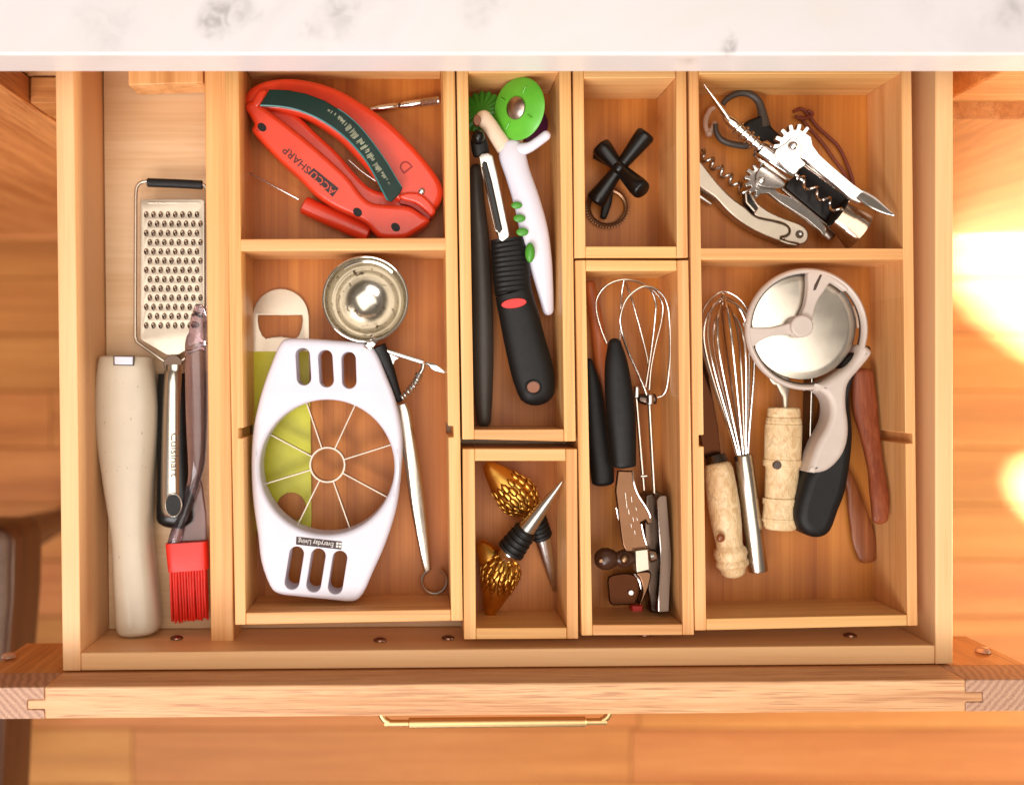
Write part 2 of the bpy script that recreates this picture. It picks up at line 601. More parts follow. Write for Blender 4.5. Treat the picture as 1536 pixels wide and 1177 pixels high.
def along(px_pts, z):
    """photo points -> world points; z a number or one per point"""
    zz = z if hasattr(z, '__len__') else [z] * len(px_pts)
    return [P(p[0], p[1], q) for p, q in zip(px_pts, zz)]
def rod(name, px_pts, z, r_px, mat, parent=None, seg=10, n=1, h_px=None, ex=2.0, closed=False, flat=False, smooth=40, **kw):
    """tube through photo points; radii in photo pixels at that height"""
    m = len(px_pts)
    zz = list(z) if hasattr(z, '__len__') else [z] * m
    rr = list(r_px) if hasattr(r_px, '__len__') else [r_px] * m
    hh = rr if h_px is None else (list(h_px) if hasattr(h_px, '__len__') else [h_px] * m)
    rows = [(p[0], p[1], a, b, c) for p, a, b, c in zip(px_pts, zz, rr, hh)]
    if n > 1: rows = spline(rows, n, closed)
    pts = [P(q[0], q[1], q[2]) for q in rows]
    w = [max(q[3], 0.02) * PX(q[2]) for q in rows]
    h = [max(q[4], 0.02) * PX(q[2]) for q in rows]
    b = MB().tube(pts, w, h, seg=seg, closed=closed, ex=ex, up=(0, 0, 1) if flat else None)
    return b.obj(name, mat, parent, smooth=smooth, **kw)
# ================================================================== setting
ZF = -0.775                     # kitchen floor
ZW, ZT = 0.066, 0.0615          # top of the drawer walls, top of the bamboo trays
# ---- kitchen floor of oak planks
fl = thing('floor', 'oak plank kitchen floor far below the open drawer', None, (0, 0, ZF), kind='structure')
MB().box((-4, -4, ZF - 0.05), (4, 4, ZF - 0.013)).obj('floor_base', M['floorwood'], fl, smooth=0)
rng = random.Random(11)
y = -1.35
PW = 0.083
while y < 0.28:
    x = -1.5 - rng.uniform(0, 0.7)
    while x < 1.7:
        L = rng.uniform(0.6, 1.25)
        MB().box((x, y, ZF - 0.012), (x + L - 0.0012, y + PW - 0.0012, ZF)).obj('plank', M['floorwood'], fl, smooth=0, bevel=0.0008, seg=1)
        x += L
    y += PW

# ---- marble countertop
YC = P(625, 108, 0.102).y
ct = MB().box((-1.3, YC, 0.102), (1.4, YC + 0.62, 0.1385)).obj('countertop', M['marble'], None, bevel=0.0016, seg=3)
tag(ct, 'white marble countertop with grey smudges over the open drawer', 'countertop')

# ---- cabinet that the drawer slides out of
YF = YC + 0.008
XL, XR = -0.2915, 0.3915
cab = thing('kitchen_cabinet', 'oak base cabinet with face frame below the marble countertop', 'cabinet', (0.05, YF + 0.3, ZF))
MB().box((-1.2, YF, ZF + 0.022), (XL, YF + 0.021, 0.1)).obj('stile', M['oakbaseZ'], cab, bevel=0.001)
MB().box((XL + 0.0012, YF + 0.001, -0.055), (XR - 0.0012, YF + 0.021, -0.013)).obj('rail', M['oakbaseX'], cab, bevel=0.0012)
MB().box((XL - 0.02, YF + 0.024, -0.06), (XL - 0.002, YF + 0.55, 0.1)).obj('side_panel', M['mapleY'], cab)
MB().box((XR + 0.002, YF + 0.024, -0.06), (XR + 0.02, YF + 0.55, 0.1)).obj('side_panel', M['mapleY'], cab)
MB().box((XL - 0.002, YF + 0.0225, -0.032), (XR + 0.002, YF + 0.55, -0.016)).obj('dust_panel', M['mapleY'], cab)
MB().box((-1.2, YF + 0.56, ZF), (1.4, YF + 0.58, 0.1)).obj('back_panel', M['mapleX'], cab)
MB().box((XR, YF, -0.002), (1.3, YF + 0.021, 0.1)).obj('drawer_front', M['oakbaseX'], cab, bevel=0.0015)
MB().box((XR, YF + 0.012, -0.052), (1.3, YF + 0.03, -0.0025)).obj('rail', M['oakbaseX'], cab)
MB().box((XR, YF - 0.001, ZF + 0.022), (1.3, YF + 0.021, -0.0525)).obj('door', M['oakbaseZ'], cab, bevel=0.0015)
MB().box((XL + 0.002, YF + 0.0015, ZF + 0.022), (XR - 0.002, YF + 0.02, -0.058)).obj('door', M['oakbaseZ'], cab, bevel=0.0015)
MB().box((-1.2, YF - 0.006, ZF), (1.3, YF + 0.02, ZF + 0.0215)).obj('base_moulding', M['oakbaseX'], cab, bevel=0.004, seg=3)

# ---- the drawer
dr = thing('drawer', 'wide maple kitchen drawer pulled open below the marble counter', 'drawer', P(760, 560, 0) - Vector((0, 0, 0.012)))
oTL, oTR, oBR, oBL = P(81.6, 10, ZW), P(1430, 10, ZW), P(1429.5, 995.5, ZW), P(93.8, 1006, ZW)
iTL, iTR, iBR, iBL = P(109.5, 28, ZW), P(1403, 28, ZW), P(1403.4, 967.7, ZW), P(120.5, 978.8, ZW)
def q2(*p): return [(v.x, v.y) for v in p]
ext = (iBL - oBL)
sideL = [oTL, oBL, P(121, 1006.0 - 0.15, ZW), iBL, P(109.3, 10, ZW)]
MB().prism(q2(oTL, oBL, P(120.9, 1005.8, ZW), P(109.3, 10, ZW)), -0.012, ZW).obj('side_wall', M['mapleY'], dr, bevel=0.0008)
MB().prism(q2(P(1403, 10, ZW), P(1403.3, 995.8, ZW), oBR, oTR), -0.012, ZW).obj('side_wall', M['mapleY'], dr, bevel=0.0008)
MB().prism(q2(P(120.7, 978.8, ZW), P(121.2, 1005.5, ZW), P(1403.0, 995.5, ZW), P(1402.9, 967.7, ZW)), -0.0118, ZW - 0.0003).obj('front_wall', M['mapleX'], dr, bevel=0.0008)
MB().prism(q2(P(109.6, 12, ZW), P(109.8, 30, ZW), P(1402.7, 30, ZW), P(1402.7, 12, ZW)), -0.0118, ZW - 0.0003).obj('back_wall', M['mapleX'], dr)
MB().prism(q2(P(112, 20, ZW), P(122.2, 977, ZW), P(1402.5, 967, ZW), P(1402, 20, ZW)), -0.008, 0.0).obj('bottom_panel', M['ply'], dr, smooth=0)

# front frame: two stiles with end grain up, a rail tenoned between them, a recessed panel
ang = math.atan2((oBR - oBL).y, (oBR - oBL).x)
U = Vector((math.cos(ang), math.sin(ang), 0))
N = Vector((math.sin(ang), -math.cos(ang), 0))      # out of the front
ZP = 0.1012
TH = 0.0207
O0 = Vector((oBL.x, oBL.y, 0)) + N * 0.0006
def FP(xpx, d):
    """point on the top of the front frame: photo x at the rear top edge, depth d towards the viewer"""
    base = P(xpx, 1022, ZP)
    s_ = (Vector((base.x, base.y, 0)) - O0).dot(U)
    w = O0 + U * s_ + N * d
    return (w.x, w.y)
def fbox(x0, x1, d0, d1, z0, z1):
    return MB().prism([FP(x0, d0), FP(x1, d0), FP(x1, d1), FP(x0, d1)], z0, z1)
def stile(outer, inner, tip):
    b = [FP(outer, 0), FP(inner, 0), FP(inner, TH * 0.39), FP(tip, TH * 0.39), FP(tip, TH * 0.71), FP(inner, TH * 0.71), FP(inner, TH), FP(outer, TH)]
    return MB().prism(b, ZP - 0.034, ZP)
zB = -0.0150
stile(-59, 66, 40).obj('stile', M['endgrain'], dr, bevel=0.0006)
stile(1586, 1449, 1475).obj('stile', M['endgrain'], dr, bevel=0.0006)
fbox(-59, 66, 0.0002, TH - 0.0002, zB, ZP - 0.0342).obj('stile', M['oakbaseZ'], dr, bevel=0.0008)
fbox(1449, 1586, 0.0002, TH - 0.0002, zB, ZP - 0.0342).obj('stile', M['oakbaseZ'], dr, bevel=0.0008)
rl = [FP(66.3, 0), FP(1448.7, 0), FP(1448.7, TH * 0.39 + 0.0002), FP(1474.6, TH * 0.39 + 0.0002), FP(1474.6, TH * 0.71 - 0.0002), FP(1448.7, TH * 0.71 - 0.0002), FP(1448.7, TH), FP(66.3, TH), FP(66.3, TH * 0.71 - 0.0002), FP(40.4, TH * 0.71 - 0.0002), FP(40.4, TH * 0.39 + 0.0002), FP(66.3, TH * 0.39 + 0.0002)]
MB().prism(rl, ZP - 0.0338, ZP - 0.0001).obj('rail', M['oakX'], dr, bevel=0.0010, seg=2)
fbox(66.3, 1448.7, 0.003, TH - 0.004, zB, ZP - 0.0341).obj('panel', M['backpanel'], dr)
fbox(67, 1448, 0.0001, 0.0026, 0.05, ZP - 0.004).obj('back_veneer', M['backpanel'], dr, smooth=0)

# clear bumpers on the back of the two stiles
bump_m = NT('clear_bumper'); bump_m.col(lin((230, 190, 160))); bump_m.set(Roughness=0.2, Transmission_Weight=0.6, IOR=1.45)
for (px, py) in ((13, 985), (1474, 977)):
    b = PY(px, py, O0.y + 0.001 if px < 700 else O0.y + U.y * 0.58 + 0.001)
    bb = MB().lathe(b, b + Vector((0, 0.0035, 0)), [(0, 0.0052), (0.4, 0.0050), (0.8, 0.0036), (1, 0.0)], 20)
    bb.obj('bumper', bump_m.m, dr)

# screws in the inner face of the front wall
scr = metal('screw_steel', (150, 110, 92), 0.35)
for (px, py) in ((265, 957), (570, 960), (672, 957), (966, 952), (1275, 953)):
    t = (px - 120.5) / (1403.4 - 120.5)
    yw = iBL.lerp(iBR, t).y
    c = PY(px, py, yw + 0.0004)
    sb = MB().lathe(c, c + Vector((0, 0.0022, 0)), [(0, 0.0046), (0.5, 0.0044), (1, 0.0018), (1.0, 0.0)], 16)
    sb.obj('screw', scr, dr)

# brass pull
brass = metal('satin_brass', (204, 170, 120), 0.4, brushed='X', mottle=0.05)
hz = 0.052
def HP(xpx, d, z=hz):
    a = FP(xpx, TH + d)
    return Vector((a[0], a[1], z))
k_ = 1.083
def hx(x): return 625 + (x - 625) * (H - hz) / (H - ZP)
pl = [HP(hx(568), -0.001), HP(hx(568), 0.009), HP(hx(571), 0.0145), HP(hx(577), 0.0185), HP(hx(586), 0.0203), HP(hx(600), 0.0207)]
pr = [HP(hx(917), -0.001), HP(hx(917), 0.009), HP(hx(914), 0.0145), HP(hx(908), 0.0185), HP(hx(899), 0.0203), HP(hx(885), 0.0207)]
MB().tube(spline(pl + pr[::-1], 4), 0.0024, seg=12).obj('pull_rod', brass, dr)
MB().lathe(HP(hx(612), 0.0207), HP(hx(878), 0.0207), [(0, 0.0), (0, 0.0031), (0.004, 0.0036), (0.996, 0.0036), (1, 0.0031), (1, 0.0)], 20).obj('pull_grip', brass, dr)

# ---- bamboo trays
def tray(label, oTL, oTR, oBR, oBL, iTL, iTR, iBR, iBL, notch_l=None, notch_r=None, div=None, group='bamboo trays'):
    """corners in photo pixels at the top of the tray"""
    A = [P(p[0], p[1], ZT) for p in (oTL, oTR, oBR, oBL)]
    B = [P(p[0], p[1], ZT) for p in (iTL, iTR, iBR, iBL)]
    c = sum(A, Vector()) / 4
    t = thing('bamboo_tray', label, 'tray', (c.x, c.y, 0.0005), group)
    z0 = 0.0008
    def side(o0, o1, i0, i1, nt, sgn):
        """long wall along photo y, with a full height slot cut in its inner face"""
        pts = [o0, o1, i1]
        if nt:
            ya, yb, dpt = nt
            f = lambda yy: (yy - i0p[1]) / (i1p[1] - i0p[1])
            for yy in (yb, ya):
                q = i0.lerp(i1, f(yy))
                d = Vector((sgn * dpt * PX(ZT), 0, 0))
                if yy == yb: pts += [q, q + d]
                else: pts += [q + d, q]
        pts.append(i0)
        return pts
    g = 0.00015
    i0p, i1p = iTL, iBL
    pts = side(A[0], A[3], P(iTL[0], oTL[1], ZT), P(iBL[0], oBL[1], ZT), None, -1) if not notch_l else side(A[0], A[3], B[0], B[3], notch_l, -1)
    # side walls run the whole depth; front and back are housed between them
    def wall_side(o0, o1, i0, i1, ip0, ip1, nt, sgn):
        d = (i1 - i0)
        dn = d.normalized()
        e0 = i0 + dn * ((o0 - i0).dot(dn)); e1 = i1 + dn * ((o1 - i1).dot(dn))
        pts = [o0, o1, e1]
        if nt:
            ya, yb, dpt = nt
            f = lambda yy: (yy - ip0[1]) / (ip1[1] - ip0[1])
            dv = Vector((sgn * dpt * PX(ZT), 0, 0))
            qb, qa = i0.lerp(i1, f(yb)), i0.lerp(i1, f(ya))
            pts += [qb, qb + dv, qa + dv, qa]
        pts.append(e0)
        return [(p.x, p.y) for p in pts], e0, e1
    wl, l0, l1 = wall_side(A[0], A[3], B[0], B[3], iTL, iBL, notch_l, -1)
    wr, r0, r1 = wall_side(A[1], A[2], B[1], B[2], iTR, iBR, notch_r, 1)
    MB().prism(wl, z0, ZT).obj('side_wall', M['bambooY'], t, bevel=0.0006)
    MB().prism(wr, z0, ZT).obj('side_wall', M['bambooY'], t, bevel=0.0006)
    dx = Vector((g, 0, 0))
    MB().prism(q2(l0 + dx, B[0] + dx, B[1] - dx, r0 - dx), z0, ZT - 0.0002).obj('end_wall', M['bambooX'], t, bevel=0.0006)
    MB().prism(q2(l1 + dx, B[3] + dx, B[2] - dx, r1 - dx), z0, ZT - 0.0002).obj('end_wall', M['bambooX'], t, bevel=0.0006)
    MB().prism(q2(B[0], B[1], B[2], B[3]), 0.002, 0.0065).obj('base', M['bamboo_base'], t, smooth=0)
    if div:
        x0, x1, ya0, yb0, ya1, yb1 = div
        MB().prism(q2(P(x0, ya0, ZT), P(x1, ya1, ZT), P(x1, yb1, ZT), P(x0, yb0, ZT)), 0.0068, ZT - 0.0004).obj('divider', M['bambooX'], t, bevel=0.0006)
    return t
# slot cut into each wall for the dividers too: notch tuples are (y0, y1, depth)
tray('large bamboo tray on the left holding the red sharpener and white apple slicer', (336.5, 67), (682, 67), (694.3, 930.5), (352.6, 936.8), (357.5, 85), (663.5, 85), (676.5, 913.5), (368.5, 918.6), (640, 655.5, 8), (637, 654, 8), (351, 677.3, 358.5, 376.5, 356.5, 375))
tray('long narrow bamboo tray holding the black peeler and green pastry wheels', (684.6, 93), (856.3, 93), (863.7, 661.5), (693.6, 659), (702, 109), (838.5, 109), (846.3, 643.5), (710.8, 644))
tray('small bamboo tray at the front holding two golden bottle stoppers', (693.8, 673), (865.8, 673), (867.4, 957.5), (696, 958.6), (712, 691), (849.2, 691), (850.6, 941), (714, 941.6))
tray('small bamboo tray at the back holding only the black cross shaped knob', (859.5, 99), (1029.5, 99), (1031.8, 386.5), (861.8, 387), (875.6, 117), (1014, 117), (1015.5, 369.5), (878.2, 369.5))
tray('long narrow bamboo tray holding the egg beater and black handled can opener', (862.5, 390.3), (1032.7, 390), (1041.2, 951.8), (872.6, 953), (878.6, 406.2), (1015.8, 406), (1024.2, 936), (888.6, 936.8))
tray('large bamboo tray on the right holding the corkscrews and pizza wheel', (1033, 97), (1367.5, 97), (1376.8, 938), (1042.6, 945.3), (1048, 111), (1352, 111), (1361.2, 921.6), (1059.4, 927.8), (650.6, 668, 7.5), (648, 663.5, 11), (1044.5, 1362, 372, 389.3, 372.5, 389.3))

# ---- bamboo strip divider and low bamboo box in the left compartment
ZD = 0.036
dv = MB().prism(q2(P(306, 60, ZD), P(340, 60, ZD), P(350.4, 962, ZD), P(316.2, 962, ZD)), 0.0004, ZD).obj('drawer_divider', M['bambooY'], None, bevel=0.0008)
tag(dv, 'long bamboo strip dividing off the left compartment with the grater', 'divider')
lb = MB().prism(q2(P(191, 40, 0.03), P(304.5, 40, 0.03), P(304.5, 124.5, 0.03), P(192.5, 128, 0.03)), 0.0035, 0.03).obj('bamboo_block', M['bambooY'], None, bevel=0.0008)
tag(lb, 'low bamboo block at the back of the left compartment behind the grater', 'block')
# ---- stool at the left edge of the picture
stl = thing('stool', 'brown wooden stool with a grey seat on the floor left of the drawer', 'stool', P(-40, 950, ZF))
sz = -0.17
seat_m = plastic('grey_seat_fabric', (92, 74, 66), 0.8, 0.1, bumpy=0.3)
stool_w = wood('dark_stool_wood', (46, 22, 9), (60, 30, 13), (74, 40, 19), 'Y', vary=0.05)
so = [(-160, 798), (-12, 798), (-2, 802), (4, 814), (4, 900), (-6, 1010), (-18, 1230), (-160, 1230)]
slab('seat', so, sz, sz - 0.05, seat_m, stl, bevel=0.01, bres=3)
so2 = [(-165, 790), (0, 790), (14, 796), (21, 812), (19, 900), (10, 1010), (0, 1236), (-165, 1236)]
slab('seat_rim', so2, sz - 0.012, sz - 0.09, stool_w, stl, bevel=0.006)
for (a, b) in (((2, 815), (95, 778)), ((-60, 1200), (-40, 1190)), ((-150, 815), (-190, 780)), ((-150, 1200), (-190, 1180))):
    MB().tube([P(a[0], a[1], sz - 0.06), P(b[0], b[1], ZF + 0.008)], [0.022, 0.016], [0.022, 0.016], seg=12).obj('leg', stool_w, stl)
# ================================================================== contents of the drawer
def Z(ox, oy, s):
    return lambda pts: [(ox + p[0] / s, oy + p[1] / s) + tuple(p[2:]) for p in pts]
def grip(name, rows, mat, parent=None, n=5, seg=20, ex=2.4, r0=0.0, r1=0.0, **kw):
    """smooth handle; rows of (x, y, z, half width px, half height px); r0/r1 = length in px of the rounded ends"""
    rr = spline(rows, n)
    def capped(a, b, L):
        dx, dy = a[0] - b[0], a[1] - b[1]
        d = math.hypot(dx, dy) or 1
        out = []
        for th in (25, 48, 66, 80, 88):
            k = math.sin(R(th)); c = math.cos(R(th))
            out.append((a[0] + dx / d * L * k, a[1] + dy / d * L * k, a[2], a[3] * c, a[4] * c))
        return out
    if r0: rr = capped(rr[0], rr[1], r0)[::-1] + rr
    if r1: rr = rr + capped(rr[-1], rr[-2], r1)
    pts = [P(q[0], q[1], q[2]) for q in rr]
    w = [max(q[3], 0.05) * PX(q[2]) for q in rr]
    h = [max(q[4], 0.05) * PX(q[2]) for q in rr]
    return MB().tube(pts, w, h, seg=seg, up=(0, 0, 1), ex=ex).obj(name, mat, parent, **kw)
def disc(name, px, py, z1, z0, r, mat, parent, ry=None, rot=0.0, bevel=0.0004, n=32):
    return slab(name, circ(px, py, r, n, ry, rot), z1, z0, mat, parent, bevel=bevel)
def base(px, py, z=0.0065): return P(px, py, z)

M['steel'] = metal('satin_steel', (204, 198, 192), 0.26)
M['chrome'] = metal('polished_steel', (226, 218, 210), 0.10)
M['wire'] = metal('steel_wire', (222, 208, 194), 0.16)
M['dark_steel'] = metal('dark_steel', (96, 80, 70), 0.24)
M['matte_steel'] = metal('bead_blasted_steel', (204, 190, 172), 0.42)
M['bowl_steel'] = metal('worn_bowl_steel', (206, 198, 184), 0.2, stains=(100, 84, 70))
M['brush_steel'] = metal('brushed_handle_steel', (206, 196, 184), 0.24, brushed='Y')
M['cap_steel'] = metal('cap_steel', (186, 166, 156), 0.34)
M['spoke_steel'] = metal('spoke_steel', (176, 164, 152), 0.34)
M['gold'] = metal('gold_paint', (222, 166, 78), 0.3, mottle=0.14)
M['black'] = plastic('black_rubber', (17, 15, 14), 0.55, 0.1, spec=0.35)
M['black_gloss'] = plastic('black_plastic', (14, 12, 12), 0.3, 0.1, spec=0.4)
M['grey_dark'] = plastic('dark_grey_plastic', (70, 62, 56), 0.4, 0.06, spec=0.4)
M['orange'] = plastic('orange_red_plastic', (222, 62, 30), 0.34, 0.04, coat=0.1)
M['orange_dark'] = plastic('orange_red_recess_shade', (150, 30, 16), 0.5, 0.04)  # darker copy of the orange plastic, groove shade put into the colour
M['green_strip'] = plastic('dark_green_strip', (8, 42, 34), 0.42, 0.12, spec=0.3)
M['white'] = plastic('white_plastic', (219, 214, 224), 0.34, 0.012, coat=0.1)
M['cream_white'] = plastic('off_white_plastic', (198, 183, 160), 0.36, 0.018, coat=0.15, spots=(110, 88, 68))
M['cream_grip'] = plastic('warm_grey_plastic', (200, 184, 172), 0.42, 0.03)
M['red_sil'] = plastic('red_silicone', (220, 34, 14), 0.4, 0.05, sss=0.05)
M['lime'] = plastic('lime_coating', (196, 194, 40), 0.42, 0.04)
M['green'] = plastic('bright_green_plastic', (98, 184, 52), 0.36, 0.04, sss=0.05)
M['green_deep'] = plastic('fluted_green_plastic', (62, 142, 40), 0.36, 0.06)
M['green_dot'] = plastic('grip_dot_green', (74, 150, 44), 0.36, 0.04)
M['purple'] = plastic('purple_plastic', (86, 26, 74), 0.4, 0.06)
M['ivory_white'] = plastic('ivory_plastic', (232, 204, 176), 0.34, 0.03)
M['print_light'] = plastic('worn_pale_print', (150, 152, 126), 0.5, 0.2)
M['print_white'] = plastic('white_print', (226, 220, 214), 0.5, 0.02)
M['print_dark'] = plastic('dark_print', (48, 22, 18), 0.5, 0.02)
M['red_mark'] = plastic('red_badge', (214, 40, 34), 0.4, 0.04)
M['brown_rivet'] = plastic('brown_rivet', (134, 72, 34), 0.3, 0.1)
M['leather'] = plastic('brown_leather_cord', (120, 48, 24), 0.6, 0.1)
M['brown_knob'] = plastic('dark_brown_knob', (70, 42, 28), 0.3, 0.12)
M['redwood'] = wood('red_brown_wood', (96, 44, 20), (128, 64, 32), (152, 86, 48), 'Y', broad=80, fine=600, along=6, vary=0.08)
M['stick'] = wood('orange_wood', (160, 84, 38), (192, 108, 54), (210, 128, 70), 'Y', vary=0.04)
def bone():
    k = NT('carved_bone')
    v, _ = k.coords((150, 90, 150), seed=False)
    n = k.noise(v, 1.0, 6, 0.7, 1.2)
    vo = k.n('ShaderNodeTexVoronoi', feature='DISTANCE_TO_EDGE')
    v2, _ = k.coords((95, 60, 95), seed=False)
    vn = k.n('ShaderNodeVectorMath', operation='MULTIPLY_ADD')
    nn = k.n('ShaderNodeTexNoise'); nn.inputs['Scale'].default_value = 2.0
    k.l(v2, nn.inputs['Vector']); k.l(nn.outputs['Color'], vn.inputs[0]); vn.inputs[1].default_value = (0.9, 0.9, 0.9); k.l(v2, vn.inputs[2])
    k.l(vn.outputs[0], vo.inputs['Vector']); vo.inputs['Scale'].default_value = 1.0
    cr = k.ramp(vo.outputs['Distance'], [(0.0, (0, 0, 0, 1)), (0.10, (1, 1, 1, 1))])
    c = k.ramp(n, [(0.3, lin((196, 156, 106))), (0.55, lin((228, 198, 152))), (0.75, lin((238, 214, 174)))])
    dirt = k.math('MULTIPLY', k.math('SUBTRACT', 1.0, cr), k.ramp(n, [(0.52, (0, 0, 0, 1)), (0.62, (1, 1, 1, 1))]))
    k.col(k.mix(k.math('MULTIPLY', dirt, 0.45), c, lin((150, 112, 70))))
    k.set(Roughness=0.45, Subsurface_Weight=0.06, Subsurface_Radius=(0.004, 0.003, 0.002))
    k.bump(k.math('ADD', cr, n), 0.3, 0.001)
    return k.m
M['bone'] = bone()
def smoky():
    k = NT('smoky_clear_plastic')
    k.col(lin((214, 196, 204)))
    k.set(Roughness=0.04, Transmission_Weight=0.97, IOR=1.44)
    return k.m
M['smoky'] = smoky()
def clear_ring():
    k = NT('cloudy_clear_plastic')
    k.col(lin((236, 206, 184)))
    k.set(Roughness=0.25, Transmission_Weight=0.55, IOR=1.45)
    return k.m
M['cloudy'] = clear_ring()

# ------------------------------------------------------------ left compartment
# flat grater
g = thing('grater', 'flat steel grater with wire frame, black tip bar and steel handle in the left compartment', 'grater', base(258, 540, 0))
zg = 0.015
holes, teeth, hollow_shade = [], MB(), MB()
for r_ in range(13):
    y = 321 + 13.85 * r_
    x0 = 219.2 if r_ % 2 == 0 else 224.6
    for c_ in range(9 if r_ % 2 == 0 else 8):
        x = x0 + 10.87 * c_ - 0.0
        if x > 304: continue
        holes.append(circ(x, y + 0.8, 3.3, 12, 4.7))
        q = P(x, y - 1.2, zg)
        teeth.ball((q.x, q.y, zg + 0.0001), (2.3 * PX(zg), 2.6 * PX(zg), 0.0018), 10, 6)
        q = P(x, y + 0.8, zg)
        hollow_shade.ball((q.x, q.y, zg - 0.0016), (3.8 * PX(zg), 5.2 * PX(zg), 0.0009), 10, 4)  # dark steel dishes stand in for the shade inside the hollow teeth
plate = [(210.5, 302), (213, 299), (303, 299), (306.5, 302), (306.5, 509), (268, 531), (258, 533), (249, 531), (214, 511), (210.5, 507)]
slab('plate', plate, zg, zg - 0.0009, M['matte_steel'], g, bevel=0.0002, holes=holes)
tag(teeth.obj('teeth', M['matte_steel'], g), None, kind='stuff')
tag(hollow_shade.obj('tooth_hollow_shade', M['dark_steel'], g), None, kind='stuff')
rod('plate_rib', [(222, 304.5), (300, 304.5)], zg + 0.0003, 1.3, M['matte_steel'], g)
fr = [(252, 546), (246, 541), (209, 515), (204, 506), (203, 490), (203.5, 330), (204, 290), (207, 278), (216, 272.5), (230, 272.5)]
rod('frame', fr, 0.0145, 2.6, M['matte_steel'], g, n=5, seg=12)
fr2 = [(266, 546), (272, 541), (306, 515), (310, 506), (310.5, 490), (310.5, 330), (310.5, 292), (308, 280), (300, 275), (290, 274.5)]
rod('frame', fr2, 0.0145, 2.6, M['matte_steel'], g, n=5, seg=12)
grip('tip_bar', [(222, 274, 0.0145, 6.6, 6.6), (264, 275.5, 0.0145, 6.6, 6.6), (303, 277.5, 0.0145, 6.6, 6.6)], M['black'], g, r0=1.5, r1=1.5)
disc('collar_cup', 259, 545, 0.0165, 0.012, 14, M['dark_steel'], g, ry=13)
grip('grip', [(260, 560, 0.0125, 22, 17), (261, 600, 0.0125, 24, 20), (262, 680, 0.0125, 25, 21), (263, 740, 0.0125, 27, 21), (264, 776, 0.0125, 29, 19)], M['black_gloss'], g, r1=16)
gs = grip('handle', [(262, 547, 0.014, 12.5, 12), (262, 560, 0.014, 12.5, 13), (261.6, 562, 0.014, 15, 21), (260, 640, 0.014, 17, 22), (259.5, 740, 0.014, 18.5, 22), (260, 764, 0.014, 18, 21)], M['brush_steel'], g, r1=15, n=4)
slab('hang_hole', circ(260, 757, 11.3, 32, 16), 0.0252, 0.0235, M['black'], g, bevel=0.0003)
rod('hole_rim', circ(260, 757, 12.3, 32, 17), 0.0249, 1.3, M['brush_steel'], g, closed=True, seg=8)
lettering('handle_lettering', 'Cuisinart', 261.5, 682, 0.0249, 12, -90, M['dark_steel'], g, depth=0.0003, width=66)

# long off-white tool
ow = thing('kitchen_tool', 'long off-white plastic tool with a flared top and silver button beside the grater', 'kitchen tool', base(190, 740, 0))
zl = Z(130, 500, 2.452)
rowsL = [(88, 50, 240), (120, 44, 246), (180, 37, 255), (280, 33, 263), (400, 42, 258), (520, 60, 249), (640, 80, 244), (760, 97, 245), (880, 102, 257), (980, 107, 268), (1060, 111, 273), (1085, 118, 270)]
rows = []
for (yy, l, r) in rowsL:
    (a, b) = zl([(l, yy), (r, yy)])
    rows.append(((a[0] + b[0]) / 2, a[1], 0.0165, (b[0] - a[0]) / 2, 31 if yy > 100 else 27))
grip('body', rows, M['cream_white'], ow, n=5, seg=32, ex=2.7, r0=4, r1=10)
slab('button_gap', zl([(97, 81), (174, 82), (173, 119), (98, 117)]), 0.0318, 0.029, M['grey_dark'], ow, bevel=0.0004)
slab('button', zl([(101, 84), (170, 85), (169, 115), (102, 114)]), 0.0324, 0.029, M['white'], ow, bevel=0.0008)

# silicone brush
br = thing('pastry_brush', 'red silicone basting brush with a clear smoky handle beside the grater', 'brush', base(290, 740, 0))
grip('handle', [(299, 463, 0.024, 8, 7), (298, 480, 0.024, 12, 9), (296.5, 500, 0.024, 13, 10), (293.5, 512, 0.024, 15, 12), (293.5, 530, 0.023, 16, 13), (294.5, 580, 0.023, 16.5, 13), (295, 640, 0.022, 15.5, 12), (295, 690, 0.022, 13, 10), (292, 715, 0.021, 10, 8), (285, 742, 0.020, 8.5, 7), (275, 772, 0.019, 8.5, 7), (265, 798, 0.019, 9, 7), (261, 816, 0.018, 10, 7)], M['smoky'], br, r0=7, n=5)
slab('flare', [(287, 738), (296, 712), (302, 720), (309, 770), (310.5, 816), (252, 816), (258, 800), (272, 776)], 0.0165, 0.0135, M['smoky'], br, bevel=0.001)
grip('ferrule', [(281, 812, 0.016, 31.5, 14), (282.5, 835, 0.016, 31, 14), (284, 854, 0.016, 30.5, 13)], M['red_sil'], br, ex=5, n=3, seg=28)
brs = random.Random(4)
for i in range(14):
    for lay in (0, 1):
        x0 = 255.8 + i * 4.25 + (2 if lay else 0)
        x1 = 258.5 + i * 4.25 + (2 if lay else 0) + brs.uniform(-0.8, 0.8)
        yb = 934 - i * 0.55 + brs.uniform(-3, 2)
        if x1 > 314: continue
        z_ = 0.021 - lay * 0.006
        MB().tube(along([(x0, 850), ((x0 + x1) / 2 + brs.uniform(-0.4, 0.4), 892), (x1, yb)], [z_, z_ - 0.001, z_ - 0.003]), [2.25 * PX(z_), 2.1 * PX(z_), 1.6 * PX(z_)], seg=7).obj('bristle', M['red_sil'], br)

